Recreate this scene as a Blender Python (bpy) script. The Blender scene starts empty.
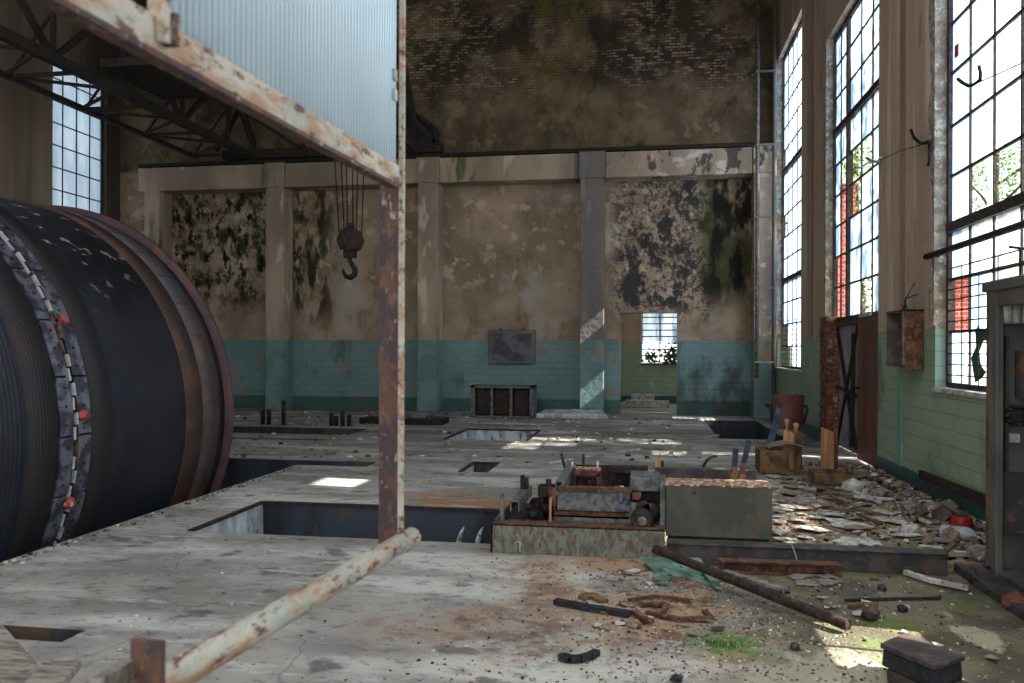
import bpy, bmesh, math, random
from mathutils import Vector, Matrix
PI = math.pi
sc = bpy.context.scene
COL = sc.collection
rnd = random.Random(7)

# ------------------------------------------------------------------ camera frame (28 mm lens, eye 1.5 m over the floor)
YAW = math.radians(9.2); ROLL = .0035; EYE = 1.5; FOC = 820.0
def ray(x, y):
    a = (x-512)/FOC; b = (349.5-y)/FOC
    lx = a*math.cos(ROLL)-b*math.sin(ROLL); ly = a*math.sin(ROLL)+b*math.cos(ROLL)
    return Vector((lx*math.cos(YAW)-math.sin(YAW), lx*math.sin(YAW)+math.cos(YAW), ly))
def G(x, y, z=0.0):            # a point on the level z
    d = ray(x, y); return Vector((0, 0, EYE))+d*((z-EYE)/d.z)
def AY(x, y, Y):               # a point on the plane Y
    d = ray(x, y); return Vector((0, 0, EYE))+d*(Y/d.y)
def AX(x, y, X):
    d = ray(x, y); return Vector((0, 0, EYE))+d*(X/d.x)

# ------------------------------------------------------------------ materials
class NB:
    def __init__(s, name):
        s.m = bpy.data.materials.new(name); s.m.use_nodes = True
        s.t = s.m.node_tree; s.t.nodes.clear()
        s.out = s.n('ShaderNodeOutputMaterial')
        g = s.n('ShaderNodeNewGeometry'); s.pos = g.outputs['Position']
        sp = s.n('ShaderNodeSeparateXYZ'); s.l(s.pos, sp.inputs[0])
        s.x, s.y, s.z = sp.outputs
        s.nrm = g.outputs['Normal']
    def n(s, k, **kw):
        o = s.t.nodes.new(k)
        for a, v in kw.items(): setattr(o, a, v)
        return o
    def l(s, a, b): s.t.links.new(a, b)
    def put(s, v, sock):
        if isinstance(v, bpy.types.NodeSocket): s.l(v, sock)
        else: sock.default_value = v
    def math(s, op, a, b=0.0, c=0.0):
        o = s.n('ShaderNodeMath', operation=op); s.put(a, o.inputs[0]); s.put(b, o.inputs[1]); s.put(c, o.inputs[2]); return o.outputs[0]
    def mul(s, *f):
        r = f[0]
        for q in f[1:]: r = s.math('MULTIPLY', r, q)
        return r
    def vec(s, sx=1, sy=1, sz=1, off=0.0):
        o = s.n('ShaderNodeVectorMath', operation='MULTIPLY_ADD'); s.l(s.pos, o.inputs[0])
        o.inputs[1].default_value = (sx, sy, sz); o.inputs[2].default_value = (off, off*1.7, off*.6); return o.outputs[0]
    def noise(s, scale, st=(1, 1, 1), lo=.4, hi=.6, det=4, off=0.0, rough=.55):
        o = s.n('ShaderNodeTexNoise'); o.inputs['Scale'].default_value = scale; o.inputs['Detail'].default_value = det
        o.inputs['Roughness'].default_value = rough
        s.l(s.vec(*st, off), o.inputs['Vector']); return s.ramp(o.outputs['Fac'], lo, hi)
    def ramp(s, v, lo, hi):
        o = s.n('ShaderNodeMapRange', interpolation_type='SMOOTHSTEP'); s.put(v, o.inputs[0])
        o.inputs[1].default_value = lo; o.inputs[2].default_value = hi; return o.outputs[0]
    def gate(s, ax, a, b, soft=.3):
        return s.mul(s.ramp(ax, a-soft, a+soft), s.math('SUBTRACT', 1.0, s.ramp(ax, b-soft, b+soft)))
    def mix(s, a, b, f):
        o = s.n('ShaderNodeMix', data_type='RGBA'); s.put(f, o.inputs[0])
        for v, i in ((a, 6), (b, 7)):
            if isinstance(v, (tuple, list)): o.inputs[i].default_value = (*[lin(q) for q in v], 1)
            else: s.l(v, o.inputs[i])
        return o.outputs[2]
    def brick(s, vec, w, h, mort, offset=.5):
        o = s.n('ShaderNodeTexBrick'); s.l(vec, o.inputs['Vector']); o.offset = offset
        o.inputs['Scale'].default_value = 1; o.inputs['Brick Width'].default_value = w; o.inputs['Row Height'].default_value = h
        o.inputs['Mortar Size'].default_value = mort; o.inputs['Mortar Smooth'].default_value = .1
        o.inputs['Color1'].default_value = (0, 0, 0, 1); o.inputs['Color2'].default_value = (1, 1, 1, 1)
        return o.outputs['Fac'], o.outputs['Color']
    def done(s, col, rough=.8, metal=0.0, bump=None, bstr=.4, bdist=.02, spec=.5, extra=None):
        p = s.n('ShaderNodeBsdfPrincipled')
        if isinstance(col, (tuple, list)): p.inputs['Base Color'].default_value = (*[lin(q) for q in col], 1)
        else: s.l(col, p.inputs['Base Color'])
        s.put(rough, p.inputs['Roughness']); s.put(metal, p.inputs['Metallic'])
        p.inputs['Specular IOR Level'].default_value = spec
        if bump is not None:
            b = s.n('ShaderNodeBump'); b.inputs['Strength'].default_value = bstr; b.inputs['Distance'].default_value = bdist
            s.l(bump, b.inputs['Height']); s.l(b.outputs[0], p.inputs['Normal'])
        s.l(p.outputs[0], s.out.inputs[0]); return s.m
def lin(v):
    v = v/255.0
    return v/12.92 if v <= .04045 else ((v+.055)/1.055)**2.4

def mottled(name, a, b, c=None, scale=8, rough=.8, metal=0.0, st=(1, 1, 1), bstr=.4, bd=.01, lo=.42, hi=.58, lo2=.55, hi2=.65, spec=.4):
    k = NB(name)
    col = k.mix(a, b, k.noise(scale, st, lo, hi, 5))
    if c: col = k.mix(col, c, k.noise(scale*2.3, st, lo2, hi2, 5, off=11.0))
    return k.done(col, rough, metal, k.noise(scale*4, st, 0, 1, 4, off=3.0), bstr, bd, spec)

# --- plaster + tile walls
def wall_mat(name, side):
    k = NB(name)
    uv = k.n('ShaderNodeCombineXYZ'); k.l(k.math('ADD', k.x, k.y), uv.inputs[0]); k.l(k.z, uv.inputs[1])
    if side == 'right':
        col = k.mix((196, 172, 154), (166, 144, 128), k.noise(1.1, (1, 1, .12), .3, .7))
        col = k.mix(col, (214, 194, 174), k.noise(2.2, (1, 1, .08), .56, .66, off=5.0))
        col = k.mix(col, (120, 102, 90), k.mul(k.noise(5, (1, 1, .25), .6, .72, off=9.0), .6))
        tA, tB = (154, 170, 142), (136, 154, 132)
    elif side == 'left':
        col = k.mix((160, 142, 122), (128, 112, 96), k.noise(2.0, (1, 1, .06), .35, .65))
        col = k.mix(col, (104, 112, 64), k.mul(k.noise(1.6, (1, 1, .05), .55, .66, off=4.0), .7))
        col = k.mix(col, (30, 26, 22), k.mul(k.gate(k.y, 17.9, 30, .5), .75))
        tA, tB = (94, 132, 122), (84, 120, 112)
    else:
        col = k.mix((176, 152, 130), (140, 120, 100), k.noise(.9, (1, 1, 1), .35, .65, 6))
        col = k.mix(col, (124, 102, 82), k.mul(k.noise(2.4, (1, 1, .7), .5, .64, 9, off=2.0, rough=.7), .7))
        col = k.mix(col, (176, 168, 160), k.mul(k.noise(1.3, (1, 1, .8), .55, .7, 6, off=6.0), k.gate(k.z, 1.8, 5.4, .3), .6))
        col = k.mix(col, (200, 176, 150), k.mul(k.noise(3.2, (1, 1, 1), .57, .62, 9, off=16.0), k.gate(k.z, 3, 5.6, .3), .7))
        # green and black growth in the left bays
        gl = k.mul(k.gate(k.x, -12.6, -8.2, .6), k.gate(k.z, 2.6, 5.8, .6))
        col = k.mix(col, (58, 62, 22), k.mul(gl, k.noise(2.6, (1, 1, .7), .46, .58, 8, off=21.0, rough=.7)))
        col = k.mix(col, (26, 24, 14), k.mul(gl, k.noise(4.2, (1, 1, .6), .52, .58, 8, off=22.0, rough=.72)))
        g2 = k.mul(k.gate(k.x, -8.8, -7.6, .35), k.gate(k.z, 2.2, 5.8, .5))
        col = k.mix(col, (30, 28, 14), k.mul(g2, k.noise(3.5, (1, 1, .35), .46, .56, 7, off=25.0), .9))
        # black mould in the right bay
        gm = k.mul(k.gate(k.x, -.75, 1.6, .25), k.gate(k.z, 2.2, 5.7, .5))
        mm = k.math('MAXIMUM', k.noise(2.1, (1, 1, .8), .48, .55, 9, off=31.0, rough=.75), k.mul(k.noise(9, (1, 1, .9), .52, .56, 8, off=33.0, rough=.75), .85))
        col = k.mix(col, (36, 38, 44), k.mul(gm, mm, .93))
        gr = k.mul(k.gate(k.x, 1.3, 3.2, .3), k.gate(k.z, 2.6, 12, .5))
        col = k.mix(col, (56, 60, 24), k.mul(gr, k.noise(1.3, (1, 1, .5), .4, .55, 6, off=41.0), .9))
        col = k.mix(col, (22, 22, 16), k.mul(gr, k.noise(2.8, (1, 1, .4), .47, .57, 7, off=43.0), .95))
        # upper wall: peeled render over dark brick, moss
        up = k.ramp(k.z, 5.95, 6.1)
        uc = k.mix((128, 108, 86), (92, 77, 60), k.noise(1.0, (1, 1, .9), .38, .62, 9, off=51.0, rough=.65))
        bf, bc = k.brick(uv.outputs[0], .17, .07, .012)
        spk = k.mul(k.ramp(k.math('ADD', bc, k.mul(k.math('SUBTRACT', k.noise(6, (1, 1, 1), 0, 1, 6, off=54.0), .5), 1.2)), .45, .7), k.math('SUBTRACT', 1.0, bf))
        hi = k.ramp(k.z, 7.1, 8.1)
        uc = k.mix(uc, (48, 40, 33), k.mul(hi, k.noise(.75, (1, 1, 1.1), .42, .55, 8, off=57.0, rough=.65), .85))
        uc = k.mix(uc, (176, 150, 126), k.mul(spk, hi, k.noise(.8, (1, 1, 1), .46, .6, 7, off=53.0), .6))
        uc = k.mix(uc, (158, 136, 114), k.mul(k.noise(1.4, (1, 1, 1), .55, .66, 9, off=55.0, rough=.7), .6))
        uc = k.mix(uc, (104, 92, 30), k.mul(k.gate(k.x, -2.9, -.9, .35), k.noise(1.6, (1, 1, .6), .45, .62, 8, off=59.0, rough=.65), .8))
        uc = k.mix(uc, (60, 66, 26), k.mul(k.noise(1.5, (1, 1, .6), .55, .66, 9, off=61.0, rough=.7), .85))
        uc = k.mix(uc, (36, 31, 25), k.mul(k.noise(1.3, (1, 1, .7), .54, .68, 9, off=63.0, rough=.7), .7))
# brick joints where the render has gone
        uc = k.mix(uc, (34, 28, 24), k.mul(bf, hi, k.noise(1.3, (1, 1, 1), .5, .62, 7, off=65.0), .5))
        col = k.mix(col, uc, up)
        tA, tB = (120, 146, 144), (102, 128, 128)
    tile_top = 1.72
    tb, tc = k.brick(uv.outputs[0], .3 if side == 'right' else .2, .15, .0045)
    tcol = k.mix(tA, tB, k.math('ADD', k.mul(tc, .35), k.mul(k.noise(.8, (1, 1, 1), .35, .65, 5, off=71.0), .6)))
    tcol = k.mix(tcol, (54, 76, 70), k.mul(tb, .5))
    tcol = k.mix(tcol, (50, 56, 52), k.mul(k.noise(2.2, (1, 1, .5), .55, .7, 6, off=73.0), .55))
    if side == 'right':
        tcol = k.mix(tcol, (206, 216, 190), k.mul(k.noise(2.4, (1, 1, .8), .62, .72, 6, off=75.0), .6))
        base = k.math('SUBTRACT', 1.0, k.ramp(k.z, .2, .22))
        tcol = k.mix(tcol, (52, 84, 88), base)
    else:
        tcol = k.mix(tcol, (150, 122, 100), k.mul(k.noise(1.9, (1, 1, 1), .63, .65, 4, off=77.0), .9))
        base = k.math('SUBTRACT', 1.0, k.ramp(k.z, .3, .36))
        tcol = k.mix(tcol, (30, 62, 64) if side != 'back' else (48, 82, 74), k.mul(base, .8))
        tcol = k.mix(tcol, (40, 44, 46), k.mul(k.gate(k.x, .2, 3, .5), k.noise(1.4, (1, 1, .6), .42, .6, 6, off=79.0), .75))
    edge = k.math('ADD', k.z, k.mul(k.math('SUBTRACT', k.noise(9, (1, 1, 1), 0, 1, 3, off=81.0), .5), .03))
    tm = k.math('SUBTRACT', 1.0, k.ramp(edge, tile_top-.012, tile_top+.012))
    col = k.mix(col, tcol, tm)
    rough = k.math('SUBTRACT', .9, k.mul(tm, .5))
    bump = k.math('SUBTRACT', k.mul(k.noise(6, (1, 1, 1), 0, 1, 8, rough=.65), k.math('SUBTRACT', 1.2, tm)), k.mul(tb, tm, .6))
    return k.done(col, rough, 0, bump, .55, .03, .3)
MW = {s: wall_mat('weathered plaster over green tile, '+s, s) for s in ('back', 'right', 'left')}

def concrete_mat(name, dark=False):
    k = NB(name)
    if dark: a, b, c = (104, 90, 78), (82, 72, 62), (140, 126, 108)
    else: a, b, c = (176, 154, 134), (142, 124, 108), (206, 192, 174)
    col = k.mix(a, b, k.noise(1.4, (1, 1, .3), .35, .65))
    col = k.mix(col, c, k.mul(k.noise(3.2, (1, 1, .3), .58, .66, 6, off=5.0), .7))
    col = k.mix(col, (72, 80, 36), k.mul(k.noise(1.5, (1, 1, .2), .58, .7, 5, off=8.0), k.math('SUBTRACT', 1.0, k.ramp(k.x, -8, -2)), .8))
    col = k.mix(col, (74, 88, 24), k.mul(k.gate(k.x, -4.55, -3.9, .12), k.gate(k.z, 5.4, 6.2, .1), k.noise(7, (1, 1, .2), .48, .55), .8))
    col = k.mix(col, (50, 50, 52), k.mul(k.ramp(k.x, -1.4, 0), k.noise(3.0, (1, 1, .6), .54, .6, 6, off=12.0), .85))
    col = k.mix(col, (196, 186, 172), k.mul(k.ramp(k.x, -.8, .6), k.noise(2.4, (1, 1, 1.6), .57, .62, 6, off=14.0), .8))
    col = k.mix(col, (92, 92, 94), k.mul(k.gate(k.x, -1.6, -.9, .02), .75))
    tm = k.math('SUBTRACT', 1.0, k.ramp(k.z, 1.70, 1.74))
    tcol = k.mix((116, 140, 136), (100, 124, 120), k.noise(2, (1, 1, 1), .4, .6))
    uv = k.n('ShaderNodeCombineXYZ'); k.l(k.math('ADD', k.x, k.y), uv.inputs[0]); k.l(k.z, uv.inputs[1])
    tb, tc = k.brick(uv.outputs[0], .2, .15, .0045)
    tcol = k.mix(tcol, (60, 84, 78), k.mul(tb, .45))
    tcol = k.mix(tcol, (150, 118, 96), k.mul(k.noise(2.4, (1, 1, 1), .6, .62, 4, off=19.0), k.ramp(k.x, -2, -1)))
    col = k.mix(col, tcol, tm)
    return k.done(col, .8, 0, k.noise(7, (1, 1, 1), 0, 1, 8), .5, .03, .3)
M_CONC = concrete_mat('stained concrete column with tiled foot')

def floor_mat():
    k = NB('dusty grey concrete floor')
    col = k.mix((162, 156, 148), (130, 125, 119), k.noise(.9, (1, 1.6, 1), .38, .62, 7))
    col = k.mix(col, (200, 196, 186), k.mul(k.noise(.8, (.6, 1.6, 1), .5, .64, 7, off=4.0), .8))
    col = k.mix(col, (74, 70, 66), k.mul(k.noise(2.6, (1, 1.3, 1), .58, .66, 8, off=7.0), .75))
    col = k.mix(col, (140, 134, 96), k.mul(k.noise(1.3, (1, 1.4, 1), .55, .68, 5, off=8.5), k.math('SUBTRACT', 1.0, k.ramp(k.x, -2.6, -1.6)), k.math('SUBTRACT', 1.0, k.ramp(k.y, 4.2, 5)), .5))
    col = k.mix(col, (96, 92, 88), k.mul(k.noise(7, (1, 1.8, 1), .52, .64, 8, off=9.5, rough=.7), .6))
    col = k.mix(col, (196, 194, 188), k.mul(k.noise(3.0, (.7, 2.0, 1), .56, .66, 8, off=9.7, rough=.7), .6))
    # dark grime towards the back
    col = k.mix(col, (92, 84, 78), k.mul(k.ramp(k.y, 9, 15), k.noise(1.2, (.5, 1.4, 1), .4, .62, 7, off=10.0), .75))
    # rust fines in front of the machine
    wob = k.mul(k.math('SUBTRACT', k.noise(.9, (1, 1, 1), 0, 1, 4, off=13.0), .5), 1.1)
    xx = k.math('ADD', k.x, wob); yy = k.math('ADD', k.y, wob)
    rg = k.mul(k.ramp(xx, -1.7, -.2), k.ramp(yy, 3.5, 4.5), k.math('SUBTRACT', 1.0, k.ramp(yy, 8.9, 10.0)))
    col = k.mix(col, (168, 136, 106), k.mul(rg, k.noise(1.9, (1, 1, 1), .40, .54, 7, off=15.0), .9))
    col = k.mix(col, (104, 64, 38), k.mul(rg, k.noise(3.2, (1, 1, 1), .53, .62, 8, off=16.0, rough=.7), .8))
    col = k.mix(col, (62, 52, 46), k.mul(rg, k.noise(5.5, (1, 1, 1), .54, .6, 8, off=18.0, rough=.7), .7))
    col = k.mix(col, (160, 104, 56), k.mul(k.gate(k.x, -2.4, .3, .3), k.gate(k.y, 7.55, 8.3, .22), k.noise(3.0, (.6, 1.6, 1), .42, .56, 7, off=19.0), .85))
    # earthy, mossy ground at the right
    eg = k.mul(k.ramp(xx, .2, 1.1), k.math('SUBTRACT', 1.0, k.ramp(yy, 6.6, 7.6)))
    col = k.mix(col, (112, 106, 82), k.mul(eg, .85))
    col = k.mix(col, (76, 70, 58), k.mul(eg, k.noise(2.2, (1, 1, 1), .44, .6, 7, off=23.0), .8))
    col = k.mix(col, (102, 116, 56), k.mul(eg, k.noise(1.7, (1, 1, 1), .54, .66, 6, off=25.0), .7))
    col = k.mix(col, (88, 128, 40), k.mul(k.gate(k.x, .25, .62, .1), k.gate(k.y, 4.15, 4.5, .1), k.noise(9, (1, 1, 1), .4, .6, 6, off=26.0)))
    col = k.mix(col, (182, 176, 150), k.mul(eg, k.noise(1.2, (1, .5, 1), .6, .63, 5, off=28.0), .8))
    # a pale run of old screed
    strip = k.gate(k.math('ADD', k.x, k.math('ADD', k.mul(k.y, .12), k.mul(wob, .3))), .12, .27, .05)
    col = k.mix(col, (186, 180, 160), k.mul(strip, k.gate(k.y, 3.6, 5.8, .2), k.noise(4, (1, 1, 1), .38, .5, 5, off=29.0), .7))
    crack = k.n('ShaderNodeTexVoronoi', feature='DISTANCE_TO_EDGE'); crack.inputs['Scale'].default_value = .55
    wv = k.n('ShaderNodeTexNoise'); wv.inputs['Scale'].default_value = 2.0; k.l(k.pos, wv.inputs['Vector'])
    ad = k.n('ShaderNodeVectorMath', operation='MULTIPLY_ADD'); k.l(wv.outputs['Color'], ad.inputs[0]); ad.inputs[1].default_value = (.5, .5, .5); k.l(k.pos, ad.inputs[2])
    k.l(ad.outputs[0], crack.inputs['Vector'])
    cr = k.math('SUBTRACT', 1.0, k.ramp(crack.outputs['Distance'], .0, .006))
    col = k.mix(col, (70, 66, 62), k.mul(cr, .4))
    col = k.mix(col, (50, 46, 42), k.noise(38, (1, 1, 1), .66, .7, 3, off=30.0))
    bump = k.math('ADD', k.noise(4, (1, 1, 1), 0, 1, 9, rough=.65), k.mul(k.noise(30, (1, 1, 1), 0, 1, 3), k.math('ADD', .12, rg)))
    return k.done(col, .85, 0, bump, .5, .03, .35)
M_FLOOR = floor_mat()
M_PITWHITE = mottled('pale concrete for slab and lit pit faces', (196, 198, 200), (150, 156, 164), (96, 104, 116), 5, .8, 0, (1, 1, .4))  # on pit faces this paleness paints in window light; the slab is simply pale
M_PITDARK = mottled('dark blue-grey concrete', (56, 62, 72), (34, 38, 44), (84, 64, 50), 2.2, .6, 0, (1, 1, .25))
M_RUST = mottled('brown rust', (108, 70, 52), (74, 50, 42), (132, 96, 72), 14, .85, .1)
M_RUSTDK = mottled('dark rusted iron', (62, 48, 42), (40, 36, 36), (96, 64, 44), 12, .75, .3)
M_DKSTEEL = mottled('blackened steel', (40, 38, 38), (26, 25, 26), (60, 50, 42), 9, .6, .4)
M_CRANE = mottled('dark crane steel', (58, 50, 46), (42, 38, 38), (74, 56, 44), 5, .7, .3)
M_GREY = mottled('grey-green machine paint', (122, 122, 108), (96, 94, 84), (98, 70, 52), 18, .6, .1, (1, 1, .6), lo2=.52, hi2=.66)
M_GREYBLUE = mottled('chipped blue-grey paint', (112, 114, 112), (78, 80, 80), (92, 68, 54), 16, .55, .2)
M_BOXFACE = mottled('dull olive-grey sheet metal', (88, 88, 74), (72, 74, 64), (104, 82, 60), 4, .55, .2, (1, 1, .5), lo2=.6, hi2=.68)
M_BOXTOP = mottled('flaking rust and paper on sheet metal', (156, 100, 58), (112, 66, 38), (190, 186, 172), 10, .8, 0, lo2=.5, hi2=.56)
M_MAROON = mottled('dull maroon paint', (98, 46, 46), (74, 36, 38), (110, 74, 60), 10, .5, .1)
M_KERB = mottled('rusted dark kerb beam', (82, 76, 74), (60, 57, 58), (98, 78, 64), 6, .7, .2)
M_WOODPALE = mottled('bare tan timber', (190, 140, 98), (160, 112, 76), None, 3, .7, 0, (6, 6, .7))
M_WOODGREY = mottled('weathered grey timber', (150, 140, 128), (112, 104, 96), (74, 68, 62), 4, .8, 0, (1.4, 9, 1))
M_WOODOLD = mottled('dirty brown timber', (116, 90, 56), (80, 60, 38), (60, 48, 34), 6, .8)
M_WOODDK = mottled('charred dark timber', (78, 64, 58), (52, 46, 44), (98, 82, 70), 7, .7)
M_PAPER = mottled('dirty white flake', (206, 204, 194), (168, 164, 154), (110, 98, 84), 12, .9)
M_PLASTERW = mottled('old white paint', (196, 194, 186), (160, 158, 150), (120, 96, 76), 9, .8)
M_RUBBLE = mottled('mixed rubble', (140, 118, 98), (110, 92, 76), (176, 168, 154), 16, .9)
M_BLACK = mottled('black rubbery debris', (34, 36, 42), (24, 24, 28), (60, 60, 64), 14, .6)
M_GLASSGREEN = mottled('dusty green glass', (132, 158, 142), (92, 122, 108), (66, 78, 70), 6, .35)
M_REDPL = mottled('bright red plastic', (178, 34, 34), (140, 28, 30), None, 8, .45)
M_BLUECLOTH = mottled('faded blue cloth', (76, 88, 106), (50, 62, 82), None, 8, .8)
M_BOTTLE = mottled('dusty translucent plastic', (168, 176, 184), (138, 146, 156), None, 8, .4)
M_CAB = mottled('grey cabinet steel', (112, 108, 102), (88, 86, 84), (112, 82, 66), 3, .5, .3, (1, 1, .4), lo2=.58, hi2=.7)
M_CABIN = mottled('dark cabinet interior', (84, 80, 80), (60, 58, 62), (110, 80, 64), 4, .7)
M_DOORBR = mottled('dark brown painted steel', (112, 64, 54), (90, 52, 46), (124, 80, 62), 2.5, .5, .2, (1, 1, .3))
M_DOORGR = mottled('dark grey painted sheet', (150, 144, 150), (124, 118, 126), (84, 72, 72), 2.5, .6, .1, (1, 1, .3))
M_BROWNSEAT = mottled('brown leatherette', (104, 62, 50), (86, 50, 42), (70, 44, 38), 5, .5)
M_BRICKPIER = mottled('bare red-brown masonry', (128, 78, 60), (92, 58, 48), (162, 140, 118), 6, .9, bstr=.8, bd=.03)
M_WINFRAME = mottled('dark window iron', (66, 56, 54), (46, 42, 44), (96, 66, 52), 9, .7, .1)
M_WHITETRIM = mottled('flaking white window paint', (196, 196, 192), (166, 164, 158), (120, 108, 96), 9, .8)
M_WIRE = mottled('pale wire', (184, 178, 168), (150, 140, 130), None, 9, .5)
M_LEAF = mottled('green leaves', (96, 132, 58), (58, 92, 36), (142, 168, 86), 9, .6)
M_LEAFBR = mottled('withered leaves', (150, 84, 60), (110, 66, 46), (96, 132, 58), 6, .7)
M_BARK = mottled('tree bark', (96, 84, 70), (70, 60, 50), None, 7, .9)
M_GROUND = mottled('outdoor ground', (150, 150, 130), (120, 128, 96), None, .4, .9)
M_CEIL = mottled('dark roof boards', (84, 76, 68), (60, 54, 48), None, 1.2, .9)
M_PINKCLAY = mottled('reddish ceramic', (174, 70, 66), (150, 54, 54), (200, 170, 160), 14, .5)
M_CERAMIC = mottled('white ceramic', (190, 190, 186), (160, 158, 152), None, 14, .4)

def frame_rust():
    k = NB('pale paint flaking to rust')
    col = k.mix((168, 170, 158), (192, 182, 168), k.noise(14, (1, .5, 1), .4, .6))
    col = k.mix(col, (168, 130, 100), k.noise(20, (1, .3, 1), .44, .62, 7, off=5.0, rough=.7))
    col = k.mix(col, (104, 70, 56), k.noise(34, (1, .4, 1), .52, .62, 7, off=8.0, rough=.7))
    return k.done(col, .7, .05, k.noise(60, (1, 1, 1), 0, 1, 3), .4, .003)
M_FRAME = frame_rust()
def frame_rust2():
    k = NB('deep brown rust with scabs of pale paint')
    col = k.mix((96, 66, 58), (70, 56, 58), k.noise(26, (1, 1, .4), .42, .58, 6))
    col = k.mix(col, (112, 78, 62), k.noise(42, (1, 1, .5), .52, .62, 6, off=4.0))
    col = k.mix(col, (160, 152, 142), k.noise(36, (1, 1, .35), .58, .64, 6, off=9.0, rough=.7))
    return k.done(col, .8, .05, k.noise(60, (1, 1, 1), 0, 1, 3), .5, .003)
M_FRAMEDK = frame_rust2()
def sheet_mat():
    k = NB('pale blue ribbed sheet')
    col = k.mix((228, 242, 250), (204, 226, 240), k.noise(1.6, (1, 1, .4), .35, .65))
    p = k.n('ShaderNodeBsdfPrincipled'); k.l(col, p.inputs['Base Color']); p.inputs['Roughness'].default_value = .45
    t = k.n('ShaderNodeBsdfTranslucent'); k.l(col, t.inputs['Color'])
    m = k.n('ShaderNodeMixShader'); m.inputs[0].default_value = .15
    k.l(p.outputs[0], m.inputs[1]); k.l(t.outputs[0], m.inputs[2]); k.l(m.outputs[0], k.out.inputs[0]); return k.m
M_SHEET = sheet_mat()
def pane_mat(name, a, b, amount, through=0):
    k = NB(name)
    col = k.mix(a, b, k.noise(2.6, (1, 1, .25), .4, .6, 4))
    col = k.mix(col, (112, 138, 174), k.mul(k.noise(4.2, (1, 1, .12), .5, .6, 4, off=7.0), amount))
    t = k.n('ShaderNodeBsdfTranslucent'); k.l(col, t.inputs['Color'])
    d = k.n('ShaderNodeBsdfPrincipled'); k.l(col, d.inputs['Base Color']); d.inputs['Roughness'].default_value = .5
    m = k.n('ShaderNodeMixShader'); m.inputs[0].default_value = .12
    k.l(t.outputs[0], m.inputs[1]); k.l(d.outputs[0], m.inputs[2]); sh_ = m.outputs[0]
    if through:
        c = k.n('ShaderNodeBsdfTransparent'); m2 = k.n('ShaderNodeMixShader'); k.put(k.mul(k.noise(2.2, (1, 1, 1), .35, .65, 6, off=3.0), through), m2.inputs[0]); k.l(sh_, m2.inputs[1]); k.l(c.outputs[0], m2.inputs[2]); sh_ = m2.outputs[0]
    k.l(sh_, k.out.inputs[0]); return k.m
M_FROST = pane_mat('frosted dirty glass', (222, 228, 236), (190, 204, 224), .9)
M_HAZE = pane_mat('thinly filmed glass', (240, 246, 252), (214, 226, 242), .6, .6)
M_LEFTPANE = pane_mat('grey-blue frosted glass', (160, 172, 186), (142, 156, 174), .2)
M_FROSTBLUE = pane_mat('blue-filmed frosted glass', (150, 178, 212), (128, 158, 196), .6)
def clear_mat():
    k = NB('clear old glass')
    t = k.n('ShaderNodeBsdfTransparent'); t.inputs[0].default_value = (.88, .92, .92, 1)
    g = k.n('ShaderNodeBsdfGlossy'); g.inputs['Roughness'].default_value = .05
    m = k.n('ShaderNodeMixShader'); m.inputs[0].default_value = .05
    k.l(t.outputs[0], m.inputs[1]); k.l(g.outputs[0], m.inputs[2]); k.l(m.outputs[0], k.out.inputs[0]); return k.m
M_CLEAR = clear_mat()
def brick_ext():
    k = NB('red brickwork')
    uv = k.n('ShaderNodeCombineXYZ'); k.l(k.math('ADD', k.x, k.y), uv.inputs[0]); k.l(k.z, uv.inputs[1])
    f, c = k.brick(uv.outputs[0], .26, .1, .012)
    col = k.mix(k.mix((190, 82, 74), (158, 62, 58), c), (214, 150, 140), f)
    return k.done(col, .9)
M_BRICK = brick_ext()
def drum_mat():
    k = NB('grooved blue-black drum lagging')
    w = k.n('ShaderNodeTexWave', wave_type='BANDS', bands_direction='Y'); w.inputs['Scale'].default_value = 7.0
    w.inputs['Distortion'].default_value = 0; k.l(k.pos, w.inputs['Vector'])
    col = k.mix((38, 42, 51), (24, 26, 33), k.noise(1.1, (1, 1, 1), .35, .65, 4))
    col = k.mix(col, (66, 72, 84), k.mul(w.outputs['Fac'], k.noise(1.2, (1, 1, 1), .4, .6, 3, off=3.0), .5))
    col = k.mix(col, (60, 46, 42), k.mul(k.noise(3, (1, 1, 1), .56, .66, 5, off=6.0), .6))
    dirt = k.mul(k.ramp(k.z, 1.6, 2.8), k.noise(9, (1, .6, 1), .61, .65, 6, off=9.0))
    col = k.mix(col, (178, 168, 148), dirt)
    return k.done(col, .5, .2, w.outputs['Fac'], .5, .006, .4)
M_DRUM = drum_mat()
def ribrust(name, a, b, am):
    k = NB(name)
    w = k.n('ShaderNodeTexWave', wave_type='BANDS', bands_direction='Y'); w.inputs['Scale'].default_value = 9.0; k.l(k.pos, w.inputs['Vector'])
    col = k.mix(a, b, k.mul(w.outputs['Fac'], .8))
    col = k.mix(col, (116, 70, 42), k.mul(k.noise(4, (1, 1, 1), .5, .62, 5), am))
    return k.done(col, .6, .2, w.outputs['Fac'], .6, .006)
M_GROOVE = ribrust('rusty rope grooves', (66, 42, 36), (22, 20, 22), .3)
M_GROOVEDK = ribrust('dark rope grooves', (40, 34, 36), (18, 18, 22), .08)
def brake_mat():
    k = NB('brown brake path')
    col = k.mix((70, 56, 56), (92, 66, 56), k.noise(1.6, (1, 1, 1), .4, .6, 4))
    col = k.mix(col, (58, 50, 52), k.noise(7, (1, 1, 1), .54, .62, 6, off=3.0))
    col = k.mix(col, (78, 78, 86), k.mul(k.ramp(k.z, 1.4, 2.2), .6))
    return k.done(col, .55, .3, k.noise(20, (1, 1, 1), 0, 1, 3), .3, .004)
M_BRAKE = brake_mat()
M_PLATE = mottled('worn silver-grey plates', (112, 112, 124), (60, 58, 68), (48, 40, 42), 7, .45, .4)
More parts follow.
